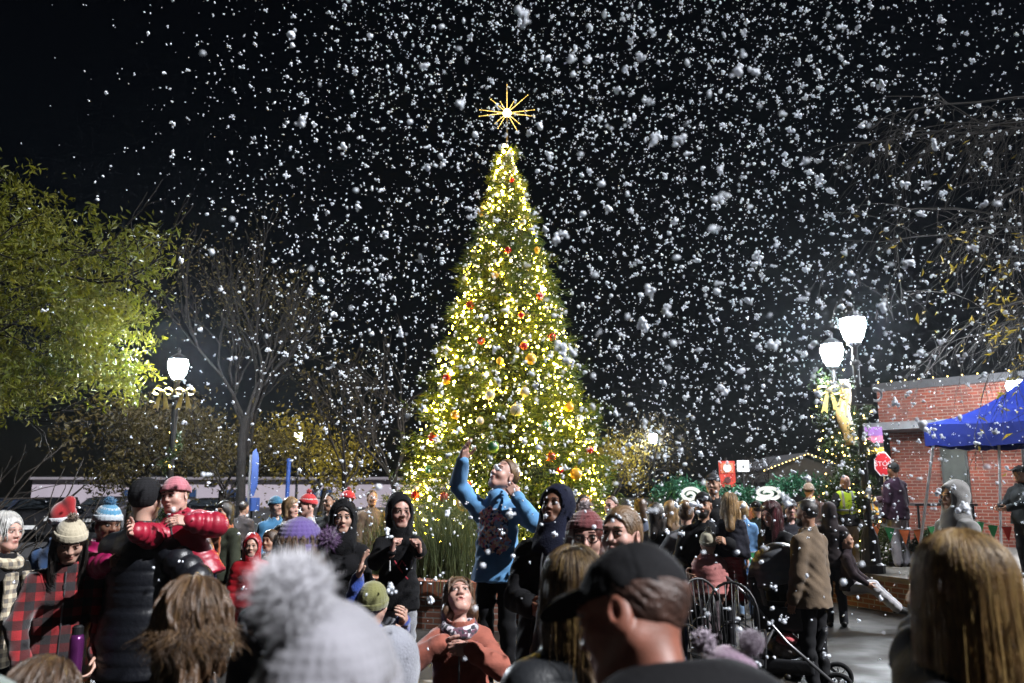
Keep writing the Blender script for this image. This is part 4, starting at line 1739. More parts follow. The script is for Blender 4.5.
# =========================== brick building at the right
def brick_building():
    A = at(876, 384, 20.0)
    H = A.z
    # the far end of the frontage is where the photo's roof line leaves the frame
    d = 20.0
    while at(1024, 371, d).z > H:
        d -= .05
    B = at(1024, 371, d)
    ax = Vector((B.x - A.x, B.y - A.y, 0)).normalized()
    rz = math.atan2(ax.y, ax.x)
    t = thing('brick_building', 'red brick building with a flat roof behind the blue canopy', 'building', (A.x, A.y, 0), rz)
    L = 13.0
    zc = at(880, 428, 20.0).z
    mb = MB()
    mb.box((0, 0, zc + .06), (L, 7, H - .2))
    link('wall', uv_box(mb.mesh('wall', BRICK)), t)
    mb = MB()
    mb.box((.12, .25, 0), (L, 7, zc - .12))
    link('wall', uv_box(mb.mesh('wall', BRICK)), t)
    mb = MB()
    mb.box((-.12, -.95, zc - .118), (L, 6.9, zc + .058))
    mb.build('metal_canopy', mat('canopy_metal', (.16, .16, .17), rough=.5, metal=.3), t)
    mb = MB()
    mb.box((-.08, -.08, H - .198), (L, 7.1, H))
    mb.build('roof_edge', mat('roof_metal', (.05, .05, .055), rough=.5, metal=.4), t)
    fr, gl = mat('window_frame', (.03, .032, .03), rough=.5), mat('window_glass', (.06, .065, .058), rough=.4, spec=.2)
    for x0, x1 in ((1.28, 1.86), (3.35, 4.6), (6, 7.2)):
        wn = MB()
        z0, z1 = at(930, 517, 19.6).z, zc - .3
        wn.box((x0, .195, z0), (x1, .249, z1))
        w = wn.build('window', fr, t)
        pn = MB()
        pn.box((x0 + .05, .17, z0 + .05), (x1 - .05, .193, z1 - .05))
        pn.build('pane', gl, w)
    # string of little lights along the roof edge
    mb = MB()
    for k in range(40):
        mb.ball((.1 + k * .32, -.12, H + .02), .014, 6, 4)
    o = mb.build('bulb', BULB_DIM, t, smooth=True)
    o['kind'] = 'stuff'
    return t


brick_building()


def text_obj(s, size, m, parent, loc, rot_, ext=.002, name='lettering'):
    cu = bpy.data.curves.new(name, 'FONT')
    cu.body = s
    cu.size = size
    cu.align_x = 'CENTER'
    cu.align_y = 'CENTER'
    cu.extrude = ext
    cu.materials.append(m)
    o = bpy.data.objects.new(name, cu)
    COL.objects.link(o)
    dg = bpy.context.evaluated_depsgraph_get()
    me = bpy.data.meshes.new_from_object(o.evaluated_get(dg))
    bpy.data.objects.remove(o)
    n = link(name, me, parent)
    n.location = loc
    n.rotation_euler = rot_
    return n


# striped flag board left of the building
q = at(871, 440, 18.5)
fb = thing('striped_banner', 'small striped banner in purple, pink, black and yellow behind the lamp post', 'banner', q)
for k, (z0, z1, c) in enumerate(((.10, .30, (.16, .06, .22)), (-.06, .098, (.42, .10, .16)), (-.16, -.062, (.02, .02, .02)), (-.30, -.162, (.6, .36, .04)))):
    mb = MB()
    mb.prism([(-.28, 0, z0 - .04), (.28, 0, z0), (.28, 0, z1), (-.28, 0, z1 - .0)], (0, .02, 0))
    mb.build('stripe', cloth(c), fb)
mb = MB()
mb.tube([(-.30, .03, -q.z + .0), (-.30, .03, .4)], .02, 8)
mb.build('pole', METAL_D, fb)

# =========================== blue pop-up canopy
def canopy():
    A = at(926, 446, 13.2)           # left corner, lower edge of the valance
    zc = A.z
    s, hv, hp = 1.22, .36, .82
    Rz = Matrix.Rotation(R_(35), 3, 'Z')
    cen = A - Rz @ Vector((-s, s, 0))
    t = thing('pop_up_canopy', 'blue pop-up canopy tent with slanted metal legs at the right', 'canopy', (cen.x, cen.y, 0), R_(35))
    blue = mat('canopy_blue', (.0035, .014, .15), rough=.7, spec=.12, var=.15, vscale=2.5, bump=(5, .3, .05))
    z0, z1 = zc, zc + hv
    top = MB()
    C = [(-s, -s), (s, -s), (s, s), (-s, s)]
    V, F = [], []
    n = 8
    for k in range(4):
        a, b = Vector((*C[k], 0)), Vector((*C[(k + 1) % 4], 0))
        o = len(V)
        for i in range(n + 1):
            for j in range(n + 1):
                e = a.lerp(b, j / n)
                p = e * (1 - i / n)
                sag = -.16 * math.sin(PI * i / n) - .05 * math.sin(PI * j / n) * (1 - i / n)
                V.append((p.x, p.y, z1 + (hp * i / n) + sag))
        for i in range(n):
            for j in range(n):
                q = o + i * (n + 1) + j
                F.append((q, q + 1, q + n + 2, q + n + 1))
    top.add(V, F)
    r = top.build('roof', blue, t, smooth=False)
    r.modifiers.new('thick', 'SOLIDIFY').thickness = .01
    for k in range(4):
        a, b = Vector((*C[k], 0)), Vector((*C[(k + 1) % 4], 0))
        mb = MB()
        V, F = [], []
        for j in range(13):
            e = a.lerp(b, j / 12)
            sag = .05 * math.sin(PI * j / 12)
            V += [(e.x * 1.003, e.y * 1.003, z1 - sag), (e.x * 1.01, e.y * 1.01, z0 + .015 * math.sin(j * 2.1) - sag * .6)]
        for j in range(12):
            F.append((2 * j, 2 * j + 1, 2 * j + 3, 2 * j + 2))
        mb.add(V, F)
        v = mb.build('valance', blue, t)
        v.modifiers.new('thick', 'SOLIDIFY').thickness = .012
    for k in range(4):
        x, y = C[k]
        zb = .53
        mb = MB()
        mb.tube([(x * .90, y * .90, z1 - .06), (x * 1.18, y * 1.18, zb)], .022, 6)
        mb.build('leg', STEEL, t)
        mb = MB()
        mb.tube([(x * .9, y * .9, z0 + .1), (0, 0, z1 + hp - .25)], .012, 4)
        mb.build('roof_strut', STEEL, t)
    return t


canopy()

# raised brick planter at the right with shrubs
pw = seat_wall('raised brick planter wall under the canopy with shrubs on top', -4.5, 4.5, 0, 9, .53, 'raised_planter')
pw.location = (8.9 + 1.0, 12.1 + 2.1, 0)
_e = Vector((2.9, -7.2, 0)).normalized()
pw.rotation_euler = (0, 0, math.atan2(_e.y, _e.x))
_n = Vector((-_e.y, _e.x, 0))
_m = Vector((5.5, 13.0, 0)) + _n * 4.5
pw.location = (_m.x, _m.y, 0)


def shrub(label, loc, r, n, seed, m, lsize=.05, group=None):
    g = np.random.default_rng(seed)
    t = thing('shrub', label, 'shrub', loc, 0, group)
    v = g.normal(size=(n, 3))
    v /= np.linalg.norm(v, axis=1)[:, None]
    lump = 1 + .16 * np.sin(4 * v[:, 0] + 5 * v[:, 2] + seed) * np.cos(5 * v[:, 1])
    P = v * (g.uniform(.45, 1.0, n) ** .5 * lump)[:, None] * np.array(r)
    P[:, 2] = np.maximum(P[:, 2] + r[2] * .9, .03)
    V, F = leaf_cloud(P, lsize, .5, g, 0)
    link('foliage', mesh_np('foliage', V, F, (m,), smooth=False), t)
    mb = MB()
    for k in range(6):
        a = k * 1.05
        mb.tube([(0, 0, -.02), (.3 * r[0] * math.cos(a), .3 * r[1] * math.sin(a), r[2]), (.6 * r[0] * math.cos(a), .6 * r[1] * math.sin(a), r[2] * 1.4)], .012, 5)
    mb.build('stem', BARK, t)


p = at(880, 550, 14.2)
shrub('round clipped green shrub at the feet of the man in the plum jacket', (p.x, 14.3, .53), (.46, .42, .36), 3200, 3, leaf_mat('shrub_leaf', (.055, .085, .015), (.10, .13, .025), .25))
p = at(1003, 568, 12.5)
shrub('loose leafy bush right of the long-haired blonde woman', (p.x, 13.9, .53), (.65, .4, .36), 2400, 8, LEAF_D, .09)

# white cooler, tall table
p = at(912, 552, 14.0)
cl = thing('cooler', 'small white cooler box on the raised planter', 'cooler', (p.x + .05, 14.3, .53), R_(8))
wp = mat('white_plastic', (.62, .58, .46), rough=.5)
mb = MB()
mb.prism([(-.22, -.16, 0), (.22, -.16, 0), (.25, -.18, .30), (-.25, -.18, .30)], (0, .34, 0))
mb.build('tub', wp, cl)
mb = MB()
mb.box((-.27, -.2, .302), (.27, .18, .36))
mb.build('lid', mat('white_lid', (.7, .68, .6), rough=.45), cl)
mb = MB()
mb.tube([(-.28, 0, .22), (-.30, -.1, .40), (.30, -.1, .40), (.28, 0, .22)], .012, 6)
mb.build('handle', wp, cl)
p = at(1000, 515, 12.6)
tb = thing('high_table', 'black metal high table under the canopy', 'table', (p.x + .1, 14.6, .53), R_(-6))
mb = MB()
mb.box((-.5, -.3, 1.0), (.55, .3, 1.04))
mb.build('tabletop', METAL_D, tb)
for x in (-.46, .5):
    for y in (-.26, .26):
        mb = MB()
        mb.tube([(x, y, 0), (x * .96, y, 1.0)], .02, 6)
        mb.build('leg', METAL_D, tb)
mb = MB()
mb.tube([(-.46, -.26, .3), (.5, -.26, .3)], .014, 6)
mb.build('stretcher', METAL_D, tb)
mb = MB()
mb.lathe([(.0, 0), (.15, .0), (.17, .05), (.13, .09), (.02, .10)], 12)
tag(mb.build('bag', METAL_D, None, (p.x + .25, 14.5, 1.572)), 'dark flat bag lying on the black high table', 'bag')


# =========================== pennants
def pennants(label, a, b, n, cols, sag=.12, w=.16, h=.24):
    a, b = Vector(a), Vector(b)
    t = thing('pennant_string', label, 'bunting', a)
    mb = MB()
    pts = [(a.lerp(b, i / 16) - a) + Vector((0, 0, -sag * math.sin(PI * i / 16))) for i in range(17)]
    mb.tube(pts, .006, 4)
    mb.build('cord', mat('cord_white', (.5, .5, .48)), t)
    dx = (b - a).normalized()
    for k in range(n):
        f = (k + .5) / n
        c = (b - a) * f + Vector((0, 0, -sag * math.sin(PI * f) - .006))
        mb = MB()
        mb.prism([c - dx * w * .5, c + dx * w * .5, c + Vector((0, -.02 * (-1) ** k, -h))], (0, .006, 0))
        mb.build('pennant', cloth(cols[k % len(cols)]), t)


GRN, ORA, REDC = (.03, .30, .10), (.6, .13, .03), (.5, .025, .02)
pennants('string of orange and green pennants along the raised planter', at(868, 520, 13.7), at(940, 524, 13.3), 5, [ORA, GRN, ORA, ORA, GRN])
pennants('string of green and red pennants hung from the high table', at(972, 519, 13.6), at(1040, 519, 13.4), 5, [GRN, GRN, REDC, GRN, ORA])
pennants('red and green pennants strung low behind the pushchair', at(655, 541, 9.6), at(790, 545, 9.6), 9, [GRN, REDC, GRN])
# =========================== trees
def big_left_tree():
    g = np.random.default_rng(31)
    t = thing('leafy_tree', 'big yellow-green leafy tree overhanging the left side, lit by the bow-hung lamp', 'tree', (-8.9, 10.8, 0))
    mb = MB()
    tips = []
    limb(mb, (0, 0, -.05), (.06, 0, 1), 4.2, .24, 0, g, [], wob=.04, taper=.7, sides=10)
    for k in range(10):
        z = g.uniform(2.6, 4.6)
        a = g.uniform(-1.9, 1.9)
        dr = (math.cos(a), math.sin(a) * .9, g.uniform(.0, 1.1))
        limb(mb, (.02 * z, 0, z), dr, g.uniform(1.5, 2.3), .036, 3, g, tips, .5, 3, .13, .015, .6, 5, 5, .66, .004)
    mb.build('trunk', BARK_D, t, smooth=True)
    T = np.array([list(p) for p in tips])
    loc = np.array(t.location)
    # leafy sprays: every twig tip, plus outer sprays that fill the crown between its limbs
    n = 1500
    v = g.normal(size=(n, 3))
    v /= np.linalg.norm(v, axis=1)[:, None]
    v = v * (g.uniform(.30, 1.0, (n, 1)) ** .55)
    S = np.array((-8.15, 11.6, 4.65)) + v * np.array((2.95, 2.3, 2.2))
    low = 3.05 - .42 * (S[:, 0] + 5.5) * .4 + .35 * np.sin(S[:, 0] * 2.6 + S[:, 1])
    S = S[(S[:, 2] > low) & (np.sin(S[:, 0] * 2.3 + 1) * np.cos(S[:, 2] * 2.1 + S[:, 1]) > -.62)]
    T2 = T + loc
    T2 = T2[(T2[:, 2] > 3.2) & (T2[:, 2] < 6.0)]
    S = S[g.uniform(size=len(S)) < np.clip(1.25 - (S[:, 2] - 3.9) * .38, .08, 1)]
    E = np.array((-8.2, 11.6, 6.8)) + g.normal(0, 1, (0, 3)) * np.array((1.0, 1.0, 1.1))
    S = np.concatenate([S, E])
    P = []
    for c in S:
        # a drooping spray: leaves along short hanging twigs
        for q in range(5):
            d = g.normal(size=3)
            d[2] = -abs(d[2]) * .6 - .25
            d /= np.linalg.norm(d)
            L = g.uniform(.25, .6)
            k = g.integers(5, 9)
            for i in range(k):
                P.append(c + d * L * (i + g.uniform()) / k + g.normal(0, .035, 3))
    C = T2[g.integers(0, len(T2), 3800)]
    P = np.concatenate([np.array(P), C + g.normal(0, .16, C.shape)]) - loc
    V, F = leaf_cloud(P, .095, .30, g, .55)
    link('crown', mesh_np('crown', V, F, (LEAF_G,), smooth=False), t)


big_left_tree()

p = at(240, 560, 17.5)
tree('slender_tree', 'slender dark-trunked tree with bare upper twigs beside the blue banner', 'tree', (p.x, 17.5, 0), 8.2, .13, BARK_D, LEAF_O, 1800, .075, .35, .28,
     seed=4, depth=4, kids=4, spread=.30, up=.09, split=.42, Lk=.25)


def overhang_tree():
    """bare tree at the right whose long twigs droop into the picture, a few yellow leaves left"""
    g = np.random.default_rng(17)
    t = thing('bare_tree', 'nearly bare tree overhanging the brick building, drooping twigs with last yellow leaves', 'tree', (11.0, 11.2, .53))
    mb = MB()
    limb(mb, (0, 0, -.05), (-.03, 0, 1), 7.5, .22, 0, g, [], wob=.05, taper=.6, sides=10)
    tw = []
    for k in range(24):
        z = g.uniform(3.6, 8.4) if k > 9 else g.uniform(3.7, 5.2)
        a = PI + g.uniform(-.75, .75)
        d = Vector((math.cos(a), math.sin(a), g.uniform(.05, .55))).normalized()
        pts = [Vector((-.03 * z, 0, z))]
        c = pts[0].copy()
        L = g.uniform(3.0, 5.6) if k > 9 else g.uniform(3.8, 5.4)
        r0 = g.uniform(.022, .042)
        for i in range(10):
            d = (d + Vector(g.normal(0, .10, 3)) + Vector((0, 0, -.055))).normalized()
            c = c + d * L / 10
            pts.append(c.copy())
        mb.tube(pts, [r0 * (1 - i / 11) + .004 for i in range(11)], 6, cap=False)
        for q in range(22):
            f = g.uniform(.12, 1)
            i = min(9, int(f * 10))
            s = pts[i].lerp(pts[i + 1], f * 10 - i)
            dd = (d * .55 + Vector(g.normal(0, .42, 3)) + Vector((-.25, 0, -.22))).normalized()
            LL = g.uniform(.5, 1.6)
            pp = [s]
            for j in range(6):
                dd = (dd + Vector(g.normal(0, .12, 3)) + Vector((-.02, 0, -.13))).normalized()
                s = s + dd * LL / 6
                pp.append(s.copy())
            mb.tube(pp, [.0075, .0065, .006, .005, .0045, .004, .0025], 4, cap=False)
            tw.append(pp)
            for r in range(4):
                i = g.integers(1, 6)
                s2 = pp[i].copy()
                d2 = (dd + Vector(g.normal(0, .45, 3)) + Vector((-.05, 0, -.25))).normalized()
                p3 = [s2]
                for j in range(4):
                    d2 = (d2 + Vector(g.normal(0, .13, 3)) + Vector((0, 0, -.1))).normalized()
                    s2 = s2 + d2 * g.uniform(.09, .19)
                    p3.append(s2.copy())
                mb.tube(p3, [.0045, .004, .0035, .003, .002], 3, cap=False)
                tw.append(p3)
    mb.build('trunk', mat('pale_bark', (.034, .031, .029), rough=.9, var=.35, vscale=12, bump=(40, .8, .01)), t, smooth=True)
    P = []
    o = Vector(t.location)
    for q in range(16000):
        pp = tw[g.integers(0, len(tw))]
        i = g.integers(1, len(pp) - 1)
        s = pp[i].lerp(pp[i + 1], g.uniform())
        w = s + o
        # leaves hang on in the low left part, near the lamps
        near = math.exp(-((w - Vector((5.75, 11.0, 3.95))).length / 1.0) ** 2) + .35 * math.exp(-((w - Vector((6.9, 11.3, 3.85))).length / 1.2) ** 2)
        if g.uniform() < near * .75 + .006:
            P.append(list(s + Vector(g.normal(0, .03, 3))))
    V, F = leaf_cloud(np.array(P), .10, .30, g, .6)
    link('crown', mesh_np('crown', V, F, (LEAF_Y,), smooth=False), t)


overhang_tree()

for lab, px, d, H, r, lm, nl, ls, sd, dep, spd in (
        ('low spreading tree with rusty olive leaves behind the bow-hung lamp', 130, 30, 6.2, .15, LEAF_O, 5200, .17, 12, 4, .75),
        ('yellow-leaved tree lit by the small distant lamp left of the Christmas tree', 318, 31, 5.6, .14, LEAF_Y, 2600, .16, 13, 4, .8),
        ('sparse olive tree behind the red-bobble hat, partly bare', 225, 27, 5.4, .12, LEAF_O, 2600, .14, 14, 4, .7),
        ('brown bare tree around the distant lamp right of the Christmas tree', 640, 37, 6.0, .14, LEAF_O, 1100, .15, 15, 4, .6),
        ('yellowish low tree just right of the Christmas tree', 612, 33, 4.4, .1, LEAF_Y, 1500, .14, 16, 4, .7),
        ('bare brown tree beside the red hanging sign', 752, 36, 4.6, .12, None, 0, .1, 18, 4, .75),
        ('pale bare tree close to the left of the Christmas tree', 395, 21, 6.6, .10, None, 0, .1, 19, 4, .4),
        ('bare twiggy tree between the slender tree and the Christmas tree', 345, 25, 7.0, .11, LEAF_O, 500, .12, 20, 4, .45)):
    p = at(px, 490, d)
    tree('background_tree', lab, 'tree', (p.x, d, 0), H, r, BARK, lm, nl, ls, .45, .34, seed=sd, depth=dep, spread=spd, split=.34, Lk=.27,
         group='trees behind the square')
# low bare bush at far left
p = at(-8, 500, 9)
g_ = np.random.default_rng(77)
t = thing('bare_shrub', 'low bare twiggy shrub at the left edge under the leafy tree', 'shrub', (p.x - .9, 9.4, 0))
mb = MB()
for k in range(12):
    limb(mb, (0, 0, -.05), (g_.uniform(.0, 1.0), g_.uniform(-.6, .6), 1.0), 1.3, .02, 2, g_, [], .5, 3, .14, .02, .6, 5, 5, .7, .003)
mb.build('stem', BARK, t, smooth=True)

# =========================== far buildings
p0, p1 = at(33, 477, 78), at(425, 478, 78)
wb = thing('low_building', 'long low pale building with small dark windows beyond the parked cars', 'building', ((p0.x + p1.x) / 2, 80, 0))
hx = (p1.x - p0.x) / 2 + 3
hx0 = (p1.x - p0.x) / 2
zt = p0.z
mb = MB()
mb.box((-hx0, -2, 0), (hx, 8, zt - .25))
mb.build('wall', mat('pale_render', (.78, .68, .78), rough=.9, var=.12, vscale=.3, bump=(20, .3, .01)), wb)
mb = MB()
mb.box((-hx0 - .2, -2.2, zt - .248), (hx, 8.2, zt))
mb.build('roof', mat('pale_fascia', (.42, .38, .42), rough=.7), wb)
for px, w in ((110, 1.7), (130, 2.2), (165, 1.8), (210, 1.5), (300, 2.0)):
    q = at(px + 22, 502, 78)
    x = q.x - wb.location.x
    mb = MB()
    mb.box((x - w / 2, -2.06, .9), (x + w / 2, -2.003, 1.7))
    f = mb.build('window', mat('pale_frame', (.3, .3, .33), rough=.6), wb)
    mb = MB()
    mb.box((x - w / 2 + .08, -2.09, .98), (x + w / 2 - .08, -2.063, 1.62))
    mb.build('pane', mat('blue_pane', (.05, .10, .24), rough=.15, spec=.6), f)
for px in (107, 190, 216):
    q = at(px + 22, 486, 78)
    x = q.x - wb.location.x
    mb = MB()
    mb.box((x - .5, -2.10, zt - .75), (x + .5, -2.003, zt - .5))
    mb.build('wall_light', METAL_D, wb)

q0, q1 = at(755, 480, 44), at(842, 480, 44)
pv = thing('pavilion', 'grey low-gabled pavilion with string lights along its roof line', 'building', ((q0.x + q1.x) / 2, 44, 0))
hw = (q1.x - q0.x) / 2
ze, zr, zl = at(765, 470, 44).z, at(797, 458, 44).z, at(797, 482, 44).z
mb = MB()
mb.prism([(-hw * .84, -1, zl), (hw * .84, -1, zl), (hw * .84, -1, ze), (0, -1, zr), (-hw * .84, -1, ze)], (0, 6, 0))
mb.build('gable', mat('grey_metal_sheet', (.30, .28, .26), rough=.7, var=.12, vscale=.6), pv)
mb = MB()
for a, b in (((-hw, ze - .1), (0, zr + .12)), ((0, zr + .12), (hw, ze - .1))):
    mb.prism([(a[0], -1.6, a[1]), (b[0], -1.6, b[1]), (b[0], -1.6, b[1] + .12), (a[0], -1.6, a[1] + .12)], (0, 7, 0))
mb.build('roof', mat('pavilion_roof', (.10, .10, .11), rough=.6), pv)
mb = MB()
mb.box((-hw * .8, -.6, 0), (hw * .8, 4.5, zl - .01))
mb.build('wall', mat('pavilion_wall', (.07, .065, .065), rough=.8), pv)
mb = MB()
for k in range(25):
    f = k / 24
    x = -hw + 2 * hw * f
    z = zr + .16 - abs(x) / hw * (zr + .22 - ze)
    mb.ball((x, -1.7, z), .026, 6, 4)
o = mb.build('bulb', BULB_DIM, pv, smooth=True)
o['kind'] = 'stuff'


# =========================== parked cars (dark, far left)
def car(label, loc, rz, col, L=4.7, H=1.75):
    t = thing('parked_car', label, 'car', loc, rz, 'cars parked beyond the crowd')
    paint = mat('paint_%02x%02x%02x' % tuple(int(c * 255) for c in col), col, rough=.25, coat=.6, spec=.5, var=.05)
    glass = mat('car_glass', (.02, .025, .03), rough=.06, spec=.6)
    w = .92
    prof = [(-2.3, .35), (2.3, .35), (2.34, .7), (2.28, .98), (1.25, 1.08), (.55, H - .05), (-1.55, H), (-2.15, 1.12), (-2.33, .9)]
    mb = MB()
    V, F = [], []
    secs = ((-w, .90, .0), (-w * .96, 1, 0), (w * .96, 1, 0), (w, .90, 0))
    for y, k, _ in secs:
        for x, z in prof:
            V.append((x * (.985 if abs(y) > w * .97 else 1), y * (1 if z < 1.1 else .82), .35 + (z - .35) * (k if z > 1.2 else 1)))
    n = len(prof)
    for s in range(3):
        for i in range(n):
            j = (i + 1) % n
            F.append((s * n + i, s * n + j, (s + 1) * n + j, (s + 1) * n + i))
    F.append(tuple(range(n - 1, -1, -1)))
    F.append(tuple(range(3 * n, 4 * n)))
    mb.add(V, F)
    mb.build('body', paint, t)
    for sy in (1, -1):
        mb = MB()
        y = sy * .775
        mb.prism([(1.0, y, 1.12), (.50, y, H - .14), (-1.45, y, H - .12), (-1.9, y, 1.14)], (0, sy * .03, 0))
        mb.build('side_window', glass, t)
    mb = MB()
    mb.prism([(1.29, -.70, 1.11), (1.29, .70, 1.11), (.63, .64, H - .09), (.63, -.64, H - .09)], (.03, 0, .03))
    mb.build('windscreen', glass, t)
    for x in (-1.42, 1.45):
        for y in (-.86, .86):
            wl = MB()
            R90 = Matrix.Rotation(PI / 2, 3, 'X')
            m2 = MB()
            m2.lathe([(.20, -.1), (.33, -.11), (.35, -.05), (.35, .05), (.33, .11), (.20, .1)], 18)
            wl.add([R90 @ Vector(v) for v in m2.v], m2.f)
            o = wl.build('wheel', mat('tyre', (.015, .015, .016), rough=.9), t, (x, y, .35))
            r2 = MB()
            m3 = MB()
            m3.lathe([(.19, -.105), (.19, .105)], 10)
            r2.add([R90 @ Vector(v) for v in m3.v], m3.f)
            r2.build('rim', STEEL, o)
    for y in (-.65, .65):
        mb = MB()
        mb.box((2.26, y - .2, .72), (2.345, y + .2, .88))
        mb.build('headlight', mat('lens', (.5, .5, .5), rough=.1), t)
        mb = MB()
        mb.box((-2.34, y - .18, .82), (-2.25, y + .18, 1.0))
        mb.build('tail_light', mat('red_lens', (.3, .01, .01), rough=.2), t)
    mb = MB()
    mb.box((2.30, -.26, .45), (2.36, .26, .58))
    mb.build('number_plate', mat('plate_white', (.7, .7, .7), rough=.5), t)
    return t


for lab, px, d, rz, c, H in (
        ('black parked SUV behind the santa-hat person', 45, 30, R_(-72), (.012, .012, .014), 1.48),
        ('dark blue parked car at the far left edge, behind the white-haired person', -2, 31, R_(-75), (.02, .03, .06), 1.42),
        ('black parked car seen between the puffer-jacket man and the dark tree trunk', 212, 33, R_(-80), (.012, .012, .012), 1.42),
        ('dark car parked behind the child in the blue striped hat', 108, 36, R_(-78), (.03, .03, .035), 1.45)):
    p = at(px, 520, d)
    car(lab, (p.x, d, .004), rz, c, H=H)

# blue banner and sign posts at left
BLUEP = mat('sign_blue', (.02, .06, .24), rough=.45)
p = at(246, 540, 16.5)
t = thing('banner_post', 'thin pale post with a tall blue pointed banner beside the dark trunk', 'banner', (p.x, 16.5, 0))
mb = MB()
mb.tube([(0, 0, 0), (0, 0, at(250, 455, 16.5).z)], .025, 8)
mb.build('post', STEEL, t)
z1, z0 = at(250, 452, 16.5).z, at(250, 497, 16.5).z
mb = MB()
mb.prism([(.03, 0, z0), (.03, 0, z1), (.10, 0, z1 + .08), (.17, 0, z1 - .12), (.17, 0, z0 + .25), (.10, 0, z0 + .02)], (0, .015, 0))
mb.build('banner', BLUEP, t)
t = thing('blue_bin', 'square bright blue box sign behind the dark trunk', 'sign', (at(252, 505, 18).x, 18, 0))
z = at(252, 505, 18).z
mb = MB()
mb.box((-.02, -.02, 0), (.02, .02, z - .13))
mb.build('post', METAL_D, t)
mb = MB()
mb.box((-.13, -.12, z - .128), (.13, .12, z + .16))
mb.build('box', BLUEP, t)
t.name = 'box_sign'
p = at(287, 500, 19)
t = thing('flag_post', 'slim dark blue post standing left of the small distant lamp', 'post', (p.x, 19, 0))
mb = MB()
mb.tube([(0, 0, 0), (0, 0, at(287, 462, 19).z)], .05, 8)
mb.build('post', BLUEP, t)
mb = MB()
mb.ball((0, 0, at(287, 462, 19).z + .03), .06, 8, 6)
mb.build('finial', BLUEP, t)

# =========================== right middle: red sign, swirl lights, garland, barrier
p = at(727, 474, 15)
z = p.z
t = thing('red_sign', 'red upright hanging sign with pale round pictures on a post', 'sign', (p.x, 15, 0))
mb = MB()
mb.tube([(0, .05, 0), (0, .05, z + .3)], .025, 8)
mb.build('post', METAL_D, t)
mb = MB()
mb.box((-.15, -.02, z - .24), (.15, .02, z + .24))
mb.build('panel', mat('sign_red', (.45, .035, .02), rough=.5), t)
mb = MB()
mb.box((-.12, -.026, z + .02), (.12, -.0215, z + .20))
mb.build('picture', mat('sign_orange', (.62, .16, .08), rough=.5), t)
mb = MB()
mb.lathe([(.075, 0), (.075, .006)], 20)
mb.v = [(a, -.027 - c, z + .11 + b) for a, b, c in mb.v]
mb.build('emblem', mat('sign_pale', (.75, .7, .72), rough=.5), t)
mb = MB()
mb.lathe([(.06, 0), (.06, .006)], 20)
mb.v = [(a, -.022 - c, z - .11 + b) for a, b, c in mb.v]
mb.build('emblem', mat('sign_dark', (.08, .02, .02), rough=.5), t)
p = at(743, 466, 20)
t = thing('white_sign', 'small white square sign to the right of the red sign', 'sign', (p.x, 20, 0))
mb = MB()
mb.tube([(0, .04, 0), (0, .04, p.z)], .03, 8)
mb.build('post', METAL_D, t)
mb = MB()
mb.box((-.15, -.02, p.z - .14), (.15, .02, p.z + .14))
mb.build('panel', mat('sign_white', (.8, .8, .8), rough=.4), t)

SWIRL = emission('swirl_white', (.96, 1.0, .92), .6)


def swirl(label, px, py, d, rx, rz_):
    c = at(px, py, d)
    t = thing('swirl_light', label, 'decoration', c, 0, 'lit white swirls on the garland fence')
    mb = MB()
    pts, rad = [], []
    for k in range(60):
        a = -2.4 + k * .20
        f = k / 59
        r = 1.0 - .86 * f
        pts.append((rx * r * math.cos(a), -.02 + .05 * f, rz_ * r * math.sin(a)))
        rad.append(.036 * (1 - .3 * f))
    mb.tube(pts, rad, 8)
    mb.build('tube', SWIRL, t, smooth=True)
    mb = MB()
    mb.tube([(0, .06, -rz_ * .9), (0, .06, -c.z)], .02, 6)
    mb.build('stake', METAL_D, t)


swirl('lit white swirl beside the dark-red-haired woman, on the green garland fence', 767, 493, 14.5, .27, .125)
swirl('partly hidden lit white swirl behind the bearded man in the cap', 690, 495, 14.5, .22, .16)
LEAF_T = leaf_mat('teal_leaf', (.02, .13, .055), (.07, .24, .14), .3, 6)
pts = [at(px, py, 14.9) for px, py in ((655, 497), (680, 486), (705, 497), (735, 494), (760, 500), (780, 490), (812, 484), (836, 498))]
garland('fence_garland', 'thick bright green garland strung along the fence behind the crowd', pts, .17, 3600, rng, LEAF_T, 0, lsize=.11)
t = thing('garland_fence', 'low dark iron fence carrying the bright green garland', 'fence', (pts[0].x, 15.05, 0))
W = pts[-1].x - pts[0].x
for z in (.3, 1.5):
    mb = MB()
    mb.tube([(-.3, 0, z), (W + .3, 0, z)], .022, 6)
    mb.build('rail', METAL_D, t)
for k in range(15):
    mb = MB()
    mb.tube([(-.3 + (W + .6) * k / 14, 0, 0), (-.3 + (W + .6) * k / 14, 0, 1.62)], .016, 6)
    mb.build('baluster', METAL_D, t)
p = at(741, 514, 12.8)
t = thing('barrier', 'orange and white barrier board behind the child in the light blue coat', 'barrier', (p.x, 13.1, 0))
for k in range(4):
    mb = MB()
    mb.box((-.55 + k * .28, -.02, p.z - .09), (-.55 + k * .28 + .278, .02, p.z + .09))
    mb.build('board', mat('barrier_orange', (.62, .22, .10), rough=.5) if k % 2 == 0 else mat('barrier_pale', (.66, .45, .36), rough=.5), t)
for x in (-.5, .5):
    mb = MB()
    mb.tube([(x, .2, 0), (x, .03, p.z + .12), (x, -.25, 0)], .025, 6)
    mb.build('leg', METAL_D, t)

